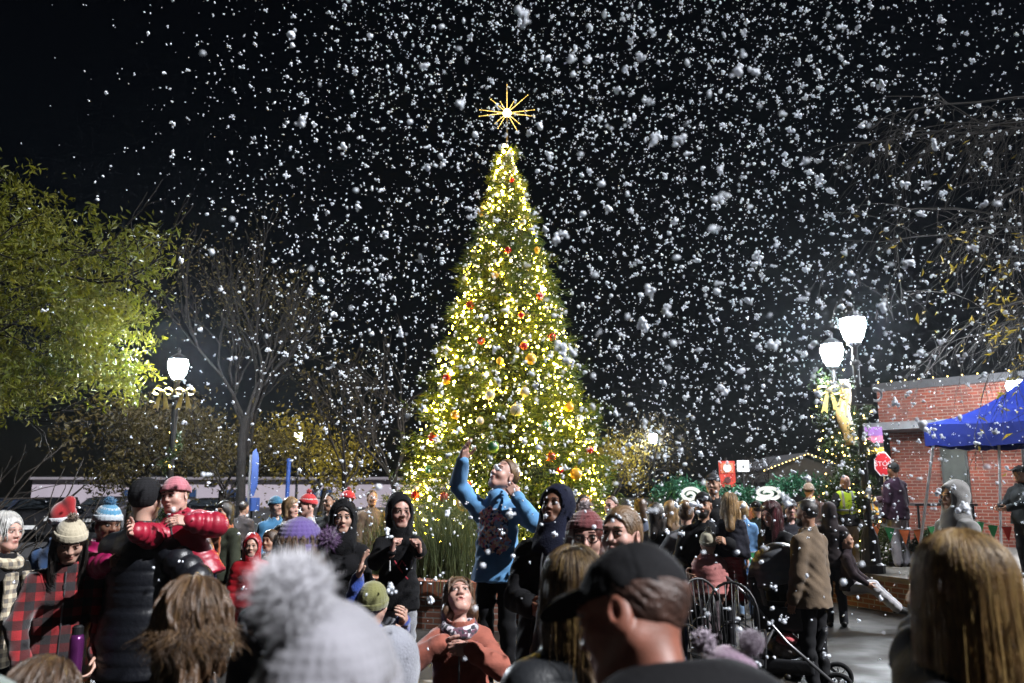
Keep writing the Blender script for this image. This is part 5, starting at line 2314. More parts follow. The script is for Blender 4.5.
# =========================== iron chairs
def iron_chair(label, loc, rz):
    t = thing('iron_chair', label, 'chair', loc, rz, 'wrought-iron chairs by the pushchair')
    s = .21
    mb = MB()
    arc = [(-s, 0, .45)] + [(-s * math.cos(a), -.06 * math.sin(a) - .03, .78 + .26 * math.sin(a)) for a in np.linspace(0, PI, 13)] + [(s, 0, .45)]
    mb.tube(arc, .012, 6)
    mb.build('back_frame', METAL_D, t, smooth=True)
    mb = MB()
    for k in range(7):
        x = -s + 2 * s * (k + 1) / 8
        zt = .78 + .26 * math.sqrt(max(0, 1 - (x / s) ** 2))
        mb.tube([(x, 0, .46), (x, -.05, .75), (x, -.085, zt)], .0065, 4)
    for k in range(5):
        pass
    mb.tube([(-s * .6 * math.cos(a), -.05, .58 + .13 * math.sin(a)) for a in np.linspace(0, PI, 9)], .008, 5)
    mb.build('back_bars', METAL_D, t, smooth=True)
    mb = MB()
    mb.lathe([(.23, .43), (.24, .44), (.24, .455), (.02, .46)], 20, (0, .2, 0))
    mb.build('seat', METAL_D, t)
    for x, y in ((-.18, .02), (.18, .02), (-.17, .38), (.17, .38)):
        mb = MB()
        mb.tube([(x, y, .44), (x * 1.1, y * 1.05, .22), (x * 1.25, y * 1.1 - .02, 0)], .012, 6)
        mb.build('leg', METAL_D, t)
    for x in (-.22, .22):
        mb = MB()
        mb.tube([(x, -.02, .66), (x * 1.15, .15, .69), (x * 1.15, .34, .66), (x * 1.05, .38, .44)], .011, 6)
        mb.build('armrest', METAL_D, t)
    return t


p = at(706, 600, 7.3)
iron_chair('wrought-iron chair in front of the toddler, left of the pair', (p.x, 7.4, 0), R_(200))
p = at(735, 600, 7.0)
iron_chair('wrought-iron chair beside the pushchair, right of the pair', (p.x, 7.1, 0), R_(165))


# =========================== pushchair
def pushchair():
    p = at(787, 640, 7.75)
    t = thing('pushchair', 'black pushchair with a grey ribbed hood and loaded basket', 'pushchair', (p.x, 7.75, 0), R_(68))
    fab = cloth((.025, .026, .03), 'nylon')
    f = SDF(.014)
    f.ell((.0, .02, .98), (.245, .30, .36), k=.01, quilt=(.075, .012))
    f.ell((.0, -.06, .93), (.215, .29, .32), k=.005, sub=True)
    f.cut((0, 0, .98), (0, -.25, -1))
    f.build('hood', cloth((.075, .08, .09), 'nylon'), t)
    f = SDF(.014)
    f.box((0, .0, .60), (.19, .25, .05), k=.03, rnd=.03)
    f.box((0, .22, .80), (.19, .04, .24), k=.05, R=rot(-14), rnd=.03)
    for s in (1, -1):
        f.box((s * .19, .05, .68), (.02, .22, .10), k=.03, rnd=.02)
    f.box((0, -.30, .50), (.15, .03, .11), k=.05, R=rot(25), rnd=.03)
    f.build('seat', fab, t)
    mb = MB()
    for s in (1, -1):
        mb.tube([(s * .26, .52, 1.06), (s * .26, .34, .90), (s * .26, -.02, .48), (s * .25, -.42, .14)], .016, 6)
        mb.tube([(s * .26, .08, .60), (s * .27, .36, .16)], .016, 6)
    mb.tube([(-.26, .52, 1.06), (-.2, .56, 1.08), (.2, .56, 1.08), (.26, .52, 1.06)], .018, 8)
    mb.tube([(-.27, .36, .16), (.27, .36, .16)], .012, 6)
    mb.build('frame', mat('grey_tube', (.25, .25, .26), rough=.35, metal=.7), t, smooth=True)
    f = SDF(.016)
    f.box((0, .06, .27), (.22, .30, .07), k=.02, rnd=.03)
    f.box((0, .06, .34), (.19, .27, .06), k=.02, sub=True, rnd=.02)
    f.build('basket', fab, t)
    for nm, x, y, r in (('wheel', -.26, .36, .15), ('wheel', .26, .36, .15), ('wheel', -.23, -.42, .11), ('wheel', .23, -.42, .11)):
        R90 = Matrix.Rotation(PI / 2, 3, 'Y')
        m2 = MB()
        pr = []
        ring = [(r * math.cos(a), r * math.sin(a), 0) for a in np.linspace(0, 2 * PI, 25)]
        m2.tube(ring, .022, 8, cap=False)
        o = link('wheel', None, t, (x, y, r + .02))
        o.rotation_euler = (0, PI / 2, 0)
        m2.build('tyre', mat('tyre', (.015, .015, .016), rough=.9), o, smooth=True)
        m3 = MB()
        for k in range(8):
            a = k * PI / 4
            m3.tube([(0, 0, 0), (r * math.cos(a), r * math.sin(a), 0)], .006, 4)
        m3.lathe([(.03, -.02), (.03, .02)], 10)
        m3.build('spokes', STEEL, o)
    # things in the basket
    f = SDF(.014)
    f.ell((0, 0, 0), (.17, .2, .09), k=.02)
    f.warp(wrinkle(.014, 26, 1.0))
    b = f.build('blanket', mat('grey_check_blanket', (.20, .17, .15), col2=(.5, .48, .46), rough=.95, vscale=16, bump=(60, .7, .01)))
    b.location = Vector((p.x, 7.75, .40))
    tag(b, 'grey and white crumpled blanket lying in the pushchair basket', 'blanket')
    f = SDF(.012)
    f.ell((0, 0, 0), (.09, .08, .06), k=.02)
    f.warp(wrinkle(.010, 40, 3.0))
    b = f.build('cloth', cloth((.5, .08, .10), 'fleece'))
    b.location = Vector((p.x - .05, 7.6, .50))
    tag(b, 'small red cloth bundled on the blanket in the pushchair basket', 'cloth')


pushchair()
# paver-topped brick pedestal in the lower right of centre
p = at(790, 668, 5.0)
t = seat_wall('low pale brick pier with a stone cap beside the pushchair wheels', -.16, .16, -.16, .16, .62, 'brick_pier', brick_mat('pale_brick', (.34, .27, .25), (.26, .2, .19), (.2, .19, .18), 2.2, bw=.5, rh=.165))
t.location = (p.x, 5.15, 0)
# purple bottle on the paving at left
p = at(92, 622, 4.9)
t = thing('purple_flask', 'tall purple drinks flask held beside the plaid-coat woman', 'flask', (p.x, 4.75, .78))
mb = MB()
mb.lathe([(.034, 0), (.038, .01), (.038, .22), (.03, .25)], 14)
mb.build('bottle', mat('purple_metal', (.16, .03, .16), rough=.25, metal=.6), t, smooth=True)
mb = MB()
mb.lathe([(.03, .251), (.03, .29), (.02, .3)], 14)
mb.build('cap', METAL_D, t)
# =========================== the crowd
def plaid_mat(name='buffalo_plaid', c0=(.21, .008, .011), c1=(.05, .005, .006), c2=(.012, .010, .012), cell=.10):
    m = mat(name, c0, rough=.95, var=.1, bump=(120, .5, .005), sheen=.3)
    nt = m.node_tree
    N, L = nt.nodes, nt.links
    b = N['Principled BSDF']
    tc = N.new('ShaderNodeTexCoord')
    sp = N.new('ShaderNodeSeparateXYZ')
    L.new(tc.outputs['Object'], sp.inputs[0])
    w = []
    for ax in ('X', 'Z'):
        a = N.new('ShaderNodeMath')
        a.operation = 'MULTIPLY'
        a.inputs[1].default_value = 1 / cell
        L.new(sp.outputs[ax], a.inputs[0])
        f = N.new('ShaderNodeMath')
        f.operation = 'FRACT'
        L.new(a.outputs[0], f.inputs[0])
        g = N.new('ShaderNodeMath')
        g.operation = 'GREATER_THAN'
        g.inputs[1].default_value = .5
        L.new(f.outputs[0], g.inputs[0])
        w.append(g)
    s = N.new('ShaderNodeMath')
    s.operation = 'ADD'
    L.new(w[0].outputs[0], s.inputs[0])
    L.new(w[1].outputs[0], s.inputs[1])
    h = N.new('ShaderNodeMath')
    h.operation = 'MULTIPLY'
    h.inputs[1].default_value = .5
    L.new(s.outputs[0], h.inputs[0])
    rp = N.new('ShaderNodeValToRGB')
    rp.color_ramp.interpolation = 'CONSTANT'
    rp.color_ramp.elements[0].color = (*c0, 1)
    e = rp.color_ramp.elements.new(.4)
    e.color = (*c1, 1)
    rp.color_ramp.elements[-1].position = .9
    rp.color_ramp.elements[-1].color = (*c2, 1)
    L.new(h.outputs[0], rp.inputs[0])
    L.new(rp.outputs[0], b.inputs['Base Color'])
    return m


def patch_mat(name, base, cols, scale, kind=dict(rough=.9), thr=.55, zr=None):
    """cloth with a blotchy multi-colour print"""
    m = mat(name, base, bump=(110, .5, .004), sheen=.2, **kind)
    nt = m.node_tree
    N, L = nt.nodes, nt.links
    b = N['Principled BSDF']
    tc = N.new('ShaderNodeTexCoord')
    v = N.new('ShaderNodeTexVoronoi')
    v.inputs['Scale'].default_value = scale
    L.new(tc.outputs['Object'], v.inputs['Vector'])
    sp = N.new('ShaderNodeSeparateColor')
    L.new(v.outputs['Color'], sp.inputs[0])
    rp = N.new('ShaderNodeValToRGB')
    rp.color_ramp.interpolation = 'CONSTANT'
    rp.color_ramp.elements[0].color = (*cols[0], 1)
    rp.color_ramp.elements[-1].position = .999
    for i, c in enumerate(cols[1:], 1):
        e = rp.color_ramp.elements.new(i / len(cols))
        e.color = (*c, 1)
    L.new(sp.outputs[0], rp.inputs[0])
    fac = N.new('ShaderNodeMath')
    fac.operation = 'GREATER_THAN'
    fac.inputs[1].default_value = thr
    nz = N.new('ShaderNodeTexNoise')
    nz.inputs['Scale'].default_value = 7
    L.new(tc.outputs['Object'], nz.inputs['Vector'])
    src = nz.outputs['Fac']
    if zr:
        # the print sits in a round area of the chest
        ds = N.new('ShaderNodeVectorMath')
        ds.operation = 'DISTANCE'
        ds.inputs[1].default_value = zr[0]
        L.new(tc.outputs['Object'], ds.inputs[0])
        mr = N.new('ShaderNodeMapRange')
        mr.inputs[1].default_value, mr.inputs[2].default_value = zr[1] * .6, zr[1] * 1.3
        mr.inputs[3].default_value, mr.inputs[4].default_value = .28, -.4
        L.new(ds.outputs['Value'], mr.inputs[0])
        ad = N.new('ShaderNodeMath')
        L.new(nz.outputs['Fac'], ad.inputs[0])
        L.new(mr.outputs[0], ad.inputs[1])
        src = ad.outputs[0]
    L.new(src, fac.inputs[0])
    mx = N.new('ShaderNodeMix')
    mx.data_type = 'RGBA'
    L.new(fac.outputs[0], mx.inputs[0])
    L.new(b.inputs['Base Color'].links[0].from_socket, mx.inputs[6])
    L.new(rp.outputs[0], mx.inputs[7])
    L.new(mx.outputs[2], b.inputs['Base Color'])
    return m


def glasses(col=(.01, .01, .012)):
    def fn(sk, o, d, root):
        mb = MB()
        P, u = sk.H2, sk.u
        for i in (1, -1):
            mb.tube([P(i * .033 + .023 * math.cos(a), .101 - .004 * abs(math.cos(a)), .002 + .018 * math.sin(a)) for a in np.linspace(0, 2 * PI, 17)], .0026 * u, 5, cap=False)
            mb.tube([P(i * .056, .097, .006), P(i * .078, .06, .010), P(i * .082, -.005, .008)], .0024 * u, 5)
        mb.tube([P(-.010, .103, .006), P(0, .106, .008), P(.010, .103, .006)], .0024 * u, 5)
        mb.build('glasses', mat('glasses_frame', col, rough=.3), root)
    return fn


def scarf(c, hang=.55, mt=None, wide=.06):
    def fn(sk, o, d, root):
        m = mt or cloth(c, 'knit')
        f = SDF(max(.008, min(.012, d * .0016)))
        u = sk.u
        up = sk.up
        n = 12
        for k in range(n):
            a, b = 2 * PI * k / n, 2 * PI * (k + 1) / n
            f.cone(up(.088 * math.sin(a), .010 + .085 * math.cos(a), 1.475 - .03 * math.cos(a)), up(.088 * math.sin(b), .010 + .085 * math.cos(b), 1.475 - .03 * math.cos(b)), .034 * u, .034 * u, k=.015)
        if hang:
            for i in (1, -1):
                f.box(up(i * .07, .165, 1.40 - hang * .5), Vector((wide, .016, hang * .5)) * sk.sb, k=.02, R=sk.M, rnd=.01)
        f.warp(wrinkle(.004, 30, 1.5))
        f.build('scarf', m, root)
    return fn


def vest(c, band=(.45, .45, .42), hem=.90):
    def fn(sk, o, d, root):
        w, M = sk.w, sk.M
        m = mat('hivis_%d' % int(c[0] * 100), c, rough=.6, var=.06, bump=(60, .3, .005))
        f = SDF(.015)

        def shape(e):
            f2 = SDF(.013)
            f2.ell(sk.chest, (.150 * w + .036 + e, .100 * w + .036 + e, .20 * w + .035 + e), k=.05, R=M)
            f2.ell(sk.waist, (.140 * w + .040 + e, .102 * w + .042 + e, .22 * w + .03 + e), k=.06, R=M)
            for i in (1, -1):
                f2.cone(sk.up(0, -.012, 1.44), sk.sh[i].lerp(sk.neck, .25), .06 * w + .02 + e, .055 * w + .026 + e, k=.04)
            f2.cut(sk.up(0, 0, hem), M @ Vector((0, 0, -1)))
            f2.cone(sk.up(0, -.01, 1.42), sk.up(0, 0, 1.6), .075 * sk.u, .085 * sk.u, k=.01, sub=True)
            return f2
        v = shape(0).build('safety_vest', m, root)
        b = shape(.004)
        b.cut(sk.up(0, 0, 1.16), M @ Vector((0, 0, 1)))
        b.cut(sk.up(0, 0, 1.10), M @ Vector((0, 0, -1)))
        bm_ = mat('silver_band', band, rough=.35, metal=.3)
        b.build('reflective_band', bm_, v)
        for i in (1, -1):
            b = shape(.005)
            b.cut(sk.up(i * .09 + .028, 0, 0), M @ Vector((1, 0, 0)))
            b.cut(sk.up(i * .09 - .028, 0, 0), M @ Vector((-1, 0, 0)))
            b.cut(sk.up(0, 0, 1.165), M @ Vector((0, 0, -1)))
            b.build('reflective_band', bm_, v)
    return fn


def chest_logo(kind):
    def fn(sk, o, d, root):
        wm = mat('white_print', (.62, .62, .62), rough=.8)
        y = .150 * sk.w + .016
        mb = MB()
        if kind == 'triangle':
            for k in range(3):
                x = .020 * k - .022
                hgt = .018 + .016 * k
                mb.prism([Vector((x, 0, -.02)), Vector((x + .015, 0, -.02)), Vector((x + .015 - .0, 0, -.02 + hgt)), Vector((x - .002, 0, -.02 + hgt + .006))], (0, .004, 0))
            mb.v = [tuple(sk.up(0, .0, 1.26) + sk.M @ (Vector((a, b + .100 * sk.w + .030, c)))) for a, b, c in mb.v]
            mb.build('print', wm, root)
        if kind == 'scribble':
            for pts, c in (([(-.09, .02), (-.088, -.04)], wm), ([(.085, .02), (.083, -.05)], wm),
                           ([(-.04, -.02), (-.01, .02), (.02, -.03), (.05, .02), (-.02, -.07), (-.06, -.11)], mat('red_print', (.35, .02, .04), rough=.8))):
                m2 = MB()
                m2.tube([sk.up(0, 0, 1.22) + sk.M @ Vector((a * .9, .100 * sk.w + .034 - abs(a) * .12, z)) for a, z in pts], .006, 5)
                m2.build('print', c, root)
    return fn


def collar_fur(c):
    def fn(sk, o, d, root):
        g = np.random.default_rng(4)
        V, F = [], []
        for k in range(14):
            a = 2 * PI * k / 14
            v, f = fur_ball(sk.up(.10 * math.sin(a), -.03 + .11 * math.cos(a), 1.47 - .02 * math.cos(a)), .03 * sk.u, 60, .035, .0022, g)
            o0 = len(V)
            V += v
            F += [tuple(i + o0 for i in q) for q in f]
        link('fur_trim', mesh_np('fur_trim', V, F, (cloth(c, 'fleece'),)), root)
    return fn


def wrist_cuff(i, c):
    def fn(sk, o, d, root):
        mb = MB()
        w, dd = sk.wri[i], sk.hd[i]
        mb.tube([w - dd * .05, w - dd * .045, w - dd * .015, w - dd * .01], [.034 * sk.u, .04 * sk.u, .038 * sk.u, .03 * sk.u], 12)
        mb.build('knit_cuff', cloth(c, 'knit'), root, smooth=True)
    return fn


BLK, BLK2, NAVY, CHAR = (.0055, .0055, .007), (.010, .0095, .010), (.008, .010, .026), (.03, .032, .038)
DKH, BRH, BLH, AUB = (.016, .011, .009), (.075, .040, .020), (.24, .15, .065), (.09, .022, .016)
BACK = dict(back=True)

# ---- near backs of heads
person('man in a black baseball cap in the foreground, seen from behind looking down left', 632, 617, 1.52, -158, yaw=38, pitch=4, lean=30,
       top=dict(kind='coat', c=BLK, hood='down', hoodk=1.5), hat=dict(kind='cap', c=(.010, .010, .012), mk='plain'), style='short', skin='ruddy', seed=1, hair=(.07, .032, .022), h=.008, pants=BLK, extra=(scarf(BLK, 0),))
person('person in a pale grey knit hat with a big white fur bobble, foreground from behind', 329, 718, 1.08, 178, back=True, seed=2, woman=True,
       top=dict(kind='coat', c=CHAR), hat=dict(kind='beanie', c=(.31, .305, .34), ribs=34, tall=.012, pom=((.85, .84, .90), .046, .020), pomoff=(-.038, -.06, .160)), style='long', hair=BRH, nstr=60)
person('woman with long straight blonde hair and black jacket, foreground right, from behind', 956, 592, 1.88, -150, yaw=12, woman=True, seed=3,
       top=dict(kind='coat', c=BLK), style='long', hair=(.22, .12, .036), hair2=(.56, .37, .14), hlen=.50, hvol=.88, light=.38, nstr=7000, hfront=0,
       arm={-1: dict(px=(936, 594, 2.25), hint=(-1, -.1, -.35))}, hands={-1: 'grip'})
person('person with tousled brown hair and a dark coat, foreground from behind, below the puffer-jacket man', 191, 630, 2.25, -170, yaw=15, woman=True, seed=4,
       top=dict(kind='coat', c=BLK2), style='messy', hair=(.085, .045, .022), hair2=(.26, .15, .07), hlen=.17, light=.35, nstr=1500, hvol=.75)
person('person at the left edge of whom only a grey-green sleeve shows', -58, 556, 1.6, 160, back=True, seed=5,
       top=dict(kind='hoodie', c=(.20, .26, .23)), style='short', hair=DKH)
person('brown-haired child of whom only the top of the head shows, bottom left corner', 42, 709, 2.3, 175, back=True, seed=6,
       top=dict(kind='coat', c=BLK), style='messy', hair=BRH, hair2=(.2, .12, .06), hlen=.2, nstr=500)
person('woman with long dark-blonde hair and a black padded jacket just left of the cap man', 571, 592, 2.45, -158, yaw=10, woman=True, seed=7,
       top=dict(kind='puffer', c=(.022, .024, .028)), style='long', hair=(.09, .05, .02), hair2=(.34, .22, .08), hlen=.34, light=.35, nstr=1500, hfront=2)
person('child with a light grey hood up beside the white fur bobble hat', 393, 664, 3.1, 170, back=True, seed=8,
       top=dict(kind='hoodie', c=(.30, .31, .36), hood='up', hoodbig=.004), style='short', hair=BRH)
person('person in a purple knit hat with a purple bobble behind the white fur bobble', 300, 553, 3.15, 176, back=True, seed=9, woman=True,
       top=dict(kind='coat', c=(.055, .06, .075)), hat=dict(kind='beanie', c=(.11, .07, .25), ribs=26, pom=((.14, .06, .18), .034, .02), pomoff=(.118, -.03, .055)), style='long', hair=BRH)


def second_pom(sk, o, d, root):
    g = np.random.default_rng(9)
    c0 = sk.H2(.062, -.03, .150)
    V, F = fur_ball(c0, .022 * sk.u, 1400, .016, .0008, g)
    mb = MB()
    mb.ball(c0, .022 * sk.u, 12, 9)
    mb.add(V, F)
    mb.build('pompom', cloth((.62, .52, .62), 'fleece'), root, smooth=True)


person('child whose hat with two pale pink fur bobbles peeks over the cap man\'s shoulder', 728, 699, 2.1, 178, back=True, seed=10,
       top=dict(kind='coat', c=(.2, .16, .2)), hat=dict(kind='beanie', c=(.3, .2, .28), pom=((.62, .52, .62), .026, .012), pomoff=(-.062, -.03, .150)), style='long', hair=BRH, nstr=200, extra=(second_pom,))

# ---- between the foreground and the tree
person('woman in dark glasses and a maroon knit hat behind the cap man', 586, 538, 3.9, -6, woman=True, seed=11, yaw=0,
       top=dict(kind='coat', c=(.05, .03, .035)), style='long', hair=AUB, hlen=.2, hat=dict(kind='beanie', c=(.16, .03, .035), low=.036, pom=((.55, .46, .48), .026, .016)), extra=(glasses(),), skin='pink')
person('fair woman with light-brown hair drawn back, face turned left above the black cap', 621, 535, 3.6, -28, woman=True, seed=12, yaw=-8, pitch=4,
       top=dict(kind='coat', c=BLK2), style='pony', hair=(.17, .10, .05), skin='pink')
person('tall man in a navy hood and black coat gazing up, in front of the tree', 556, 507, 5.0, -30, seed=13, pitch=16, skin='brown', build=1.12,
       top=dict(kind='coat', c=BLK, hood='up', hoodmat=cloth(NAVY, 'fleece'), hem=.72), style='short', hair=DKH, hair2=DKH, mouth_open=True,
       arm={1: dict(px=(531, 607, 4.7), hint=(1, -.5, -.6))}, hands={1: 'cup'}, pants=BLK)
bl = patch_mat('blue_marl_knit', (.12, .33, .62), [(.04, .06, .12), (.6, .3, .22), (.3, .5, .75), (.75, .68, .55), (.6, .2, .3)], 60, thr=.60, zr=((0, .16, 1.12), .21))
person('boy in a light blue printed sweater reaching one hand up toward the snow', 504, 476, 6.05, -18, base=.42, seed=14, headk=1.09, build=.92, pitch=30, yaw=-34,
       top=dict(kind='sweater', c=(.05, .17, .40), mat=bl, hem=.84, th=.026, flare=.02), style='short', hair=(.14, .075, .03), skin='pink', mouth_open=True, shw=.15,
       arm={1: dict(px=(463, 460, 5.95), hint=(.3, -.5, -1), palm=(-.6, .5, .6)), -1: dict(px=(517, 497, 5.82), hint=(-.9, .2, -1), palm=(.3, -.6, 0))},
       hands={1: 'open', -1: 'pinch'}, pants=BLK, hline=.07)
person('boy in a black printed hoodie, hood up, both fists raised, by the ornamental grass', 400, 512, 5.95, 16, base=.42, seed=15, headk=1.05, skin='pink', yaw=4,
       top=dict(kind='hoodie', c=BLK, hood='up', hem=.78, zip=0), style='short', hair=BRH, pants=(.22, .23, .26), pkind='fleece', pth=.02,
       arm={1: dict(px=(392, 551, 5.66), hint=(.9, 0, -1), dir=(-.15, .25, .9)), -1: dict(px=(419, 552, 5.62), hint=(-.9, 0, -1), dir=(.1, .3, .9))}, hands={1: 'fist', -1: 'fist'},
       extra=(chest_logo('scribble'),))
person('girl in a black hooded top with a small white triangle print, looking at the camera', 343, 518, 6.4, 12, seed=16, woman=True, skin='fair',
       top=dict(kind='hoodie', c=BLK, hood='up', hoodbig=.006, zip=0), style='long', hair=DKH, hlen=.26, hfront=2, extra=(chest_logo('triangle'),), pants=BLK)
person('child in a bright blue jacket and olive hat stretching an arm up, seen from behind', 373, 604, 4.55, 172, back=True, seed=17,
       top=dict(kind='hoodie', c=(.012, .055, .34)), hat=dict(kind='beanie', c=(.20, .20, .07), low=-.01), style='short', hair=BRH,
       arm={-1: dict(px=(361, 556, 4.5), hint=(-1, .2, -.3)), 1: dict(px=(404, 618, 4.2), hint=(.8, -.1, 1))}, hands={-1: 'open', 1: 'relax'})
gaiter = patch_mat('printed_gaiter', (.5, .48, .5), [(.03, .03, .04), (.55, .5, .55), (.12, .05, .08)], 60, thr=.45)
person('girl in a rust-coloured jacket with long brown hair, face tipped up to the snow', 459, 598, 4.55, 4, seed=18, pitch=40, yaw=6, hline=.075, woman=True, skin='pink',
       top=dict(kind='coat', c=(.36, .10, .065), hem=.66, flare=.035), style='long', hair=(.10, .05, .025), hair2=(.25, .13, .06), hlen=.30, hfront=0, mouth_open=True,
       arm={1: dict(px=(443, 643, 4.32), hint=(1, -.3, -.6), dir=(-.8, .5, -.35)), -1: dict(px=(469, 649, 4.3), hint=(-1, -.3, -.6), dir=(.85, .5, .1))}, hands={1: 'cup', -1: 'grip'},
       extra=(scarf((.5, .5, .5), 0, gaiter), wrist_cuff(-1, (.30, .02, .11))), pants=(.3, .25, .34))

# ---- left group
person('tall man in a black puffer jacket and black knit hat, back turned, hugging a girl', 146, 500, 5.0, 172, back=True, seed=19, build=.98, shw=.16,
       top=dict(kind='puffer', c=(.007, .008, .012), hem=.70), hat=dict(kind='beanie', c=(.014, .014, .016), low=-.03, cuff=False), style='short', hair=DKH, pants=(.03, .04, .07),
       arm={1: dict(to=(.24, .12, 1.13), hint=(1.2, -.75, -.25)), -1: dict(to=(-.02, .36, 1.12), hint=(-.35, -.1, -1))}, hands={1: 'grip', -1: 'grip'})
person('smiling girl in a pink knit beanie and red coat held in the tall man\'s arms', 175, 496, 5.03, -6, H=1.18, seed=20, side=24, roll=-17, woman=True, skin='pink', yaw=-6,
       top=dict(kind='puffer', c=(.36, .010, .035), hood='down'), hat=dict(kind='beanie', c=(.50, .16, .20), ribs=18, low=.03), style='short', hair=BRH, leg={1: ((.05, .05, .52), (.05, -.04, .1)), -1: ((-.12, .12, .55), (-.11, .0, .14))}, pants=(.05, .10, .28),
       arm={1: dict(px=(131, 531, 4.68), hint=(.3, -.2, -1)), -1: dict(px=(190, 522, 4.84), hint=(-1, -.2, -.6))}, hands={1: 'relax', -1: 'relax'}, extra=(collar_fur((.12, .11, .12)),))
person('person in a blue striped bobble hat and magenta coat hugging the tall man', 108, 523, 5.35, 50, seed=21, skin='brown', pitch=-12,
       top=dict(kind='puffer', c=(.30, .008, .08)), style='short', hair=DKH, headk=.92, shw=.14, build=.9,
       hat=dict(kind='beanie', c=(.08, .26, .42), low=.02, c2=(.5, .56, .62), pom=((.05, .22, .42), .030, .016), stripes=((.06, .082, (.55, .6, .65)), (.10, .118, (.55, .6, .65)))),
       arm={1: dict(px=(109, 563, 4.9), hint=(0, -1, -.9)), -1: dict(px=(122, 548, 5.0), hint=(-.5, -1, -.4))}, hands={1: 'grip', -1: 'grip'}, pants=BLK)
person('woman in a cream bobble beanie and red buffalo-plaid coat, head bent down', 70, 541, 4.9, 32, seed=22, pitch=-18, lean=10, woman=True, skin='fair',
       top=dict(kind='coat', c=(.3, .01, .01), mat=plaid_mat(), hem=.45, flare=.03), style='long', hair=DKH, hlen=.36, hfront=2,
       hat=dict(kind='beanie', c=(.50, .44, .32), ribs=20, low=.026, pom=((.16, .10, .06), .026, .014)), pants=BLK,
       build=.9, arm={1: dict(to=(.20, .26, .98), hint=(1, -.6, -.4)), -1: dict(to=(-.20, .26, .98), hint=(-1, -.6, -.4))})
person('person in a red santa hat and blue jacket, right behind the cream beanie', 64, 521, 6.1, 165, back=True, seed=23,
       top=dict(kind='coat', c=(.02, .085, .24)), hat=dict(kind='santa', c=(.32, .008, .012), c2=(.70, .70, .74), tip=(.115, -.03, .02), low=.0), style='short', hair=BRH)
person('white-haired person in a black coat and cream plaid scarf at the left edge', 6, 532, 5.4, 75, seed=24, woman=True, skin='pink',
       top=dict(kind='coat', c=BLK), style='bob', hair=(.50, .49, .47), hair2=(.7, .7, .68), extra=(scarf((.45, .40, .30), .62, plaid_mat('cream_plaid', (.42, .37, .27), (.25, .21, .15), (.09, .08, .07), .055), .05),))
person('person in a dark green coat and orange scarf beside the dark trunk', 224, 512, 9.4, -25, seed=25, top=dict(kind='coat', c=(.035, .04, .025)), style='long', hair=DKH, hlen=.2, extra=(scarf((.40, .10, .03), .3),), skin='tan')
person('small child in a red hooded suit standing behind the puffer sleeve', 252, 546, 8.6, 10, seed=26, top=dict(kind='puffer', c=(.33, .008, .015), hood='up'), style='short', hair=BRH, pants=(.35, .02, .03))
person('small child in a beige coat next to the red-suited child', 270, 541, 8.9, -20, seed=27, top=dict(kind='coat', c=(.30, .28, .25)), style='bob', hair=BRH, pants=(.1, .14, .2), skin='tan')
person('person in a teal-blue knit cap and blue jacket in the left background', 276, 506, 10.6, 50, seed=28, top=dict(kind='coat', c=(.025, .13, .26)), hat=dict(kind='beanie', c=(.03, .16, .28)), style='short', hair=BRH)
person('woman with short fair hair and a white patterned coat facing the red bobble hat', 291, 508, 9.6, 60, seed=29, woman=True,
       top=dict(kind='coat', c=(.5, .5, .48), mat=patch_mat('mono_print', (.48, .47, .46), [(.03, .03, .03), (.5, .5, .5), (.1, .1, .1)], 30, thr=.5)), style='bob', hair=(.22, .14, .07), skin='pink')
person('person in a red and white bobble hat and pale jacket facing the white patterned coat', 307, 505, 9.3, -55, seed=30, top=dict(kind='coat', c=(.42, .43, .45)), style='short', hair=BRH, skin='pink',
       hat=dict(kind='beanie', c=(.50, .02, .025), pom=((.52, .02, .03), .03, .016), stripes=((.055, .075, (.6, .58, .55)),)))
person('dark-haired man in a black jacket behind the girl with the triangle print', 330, 502, 11.0, -35, seed=31, top=dict(kind='coat', c=BLK2), style='short', hair=DKH, skin='tan')
person('person in a bright red hat in the background above the black-hooded girl', 347, 499, 12.2, -60, seed=32, top=dict(kind='coat', c=(.06, .06, .07)), style='short', hair=BRH, hat=dict(kind='beanie', c=(.50, .02, .025), pom=((.5, .02, .03), .03, .016)), skin='pink')
person('brown-coated person in the background left of the black-hoodie boy', 372, 498, 13.0, 30, seed=33, top=dict(kind='coat', c=(.14, .09, .06)), style='short', hair=BRH, skin='tan')
person('person in a dark coat and hat in the gap left of the slim blue post', 244, 508, 14.5, 160, back=True, seed=34, top=dict(kind='coat', c=(.05, .04, .04)), style='short', hair=DKH)

# ---- right group
person('dark-haired woman in a black jacket, head tipped back, by the tree\'s right foot', 657, 514, 9.0, 135, seed=35, pitch=14, woman=True, top=dict(kind='coat', c=BLK2), style='long', hair=DKH, hlen=.24, pants=(.03, .04, .07))
person('woman in a grey sweater and blue jeans with tied-up hair, back turned', 686, 512, 8.7, 165, seed=36, woman=True, top=dict(kind='sweater', c=(.20, .20, .215), hem=.92), style='bun', hair=(.12, .065, .03), pants=(.06, .10, .22),
       arm={1: dict(to=(.2, .22, 1.25)), -1: dict(to=(-.2, .22, 1.25))})
person('person in a tan coat with light-brown hair between the two women by the tree', 671, 511, 10.2, 150, seed=37, woman=True, top=dict(kind='coat', c=(.16, .10, .06)), style='long', hair=(.2, .12, .05), hlen=.2)
person('bearded man in a black cap and dark jacket carrying a fair-haired child', 703, 505, 8.0, -14, seed=38, beard=True, skin='tan', top=dict(kind='coat', c=BLK), hat=dict(kind='cap', c=BLK, mk='plain'), style='short', hair=DKH, yaw=-6,
       arm={-1: dict(px=(727, 543, 7.62), hint=(-1, -.2, -.8)), 1: dict(to=(.18, .25, 1.05))}, hands={-1: 'grip'}, pants=BLK)
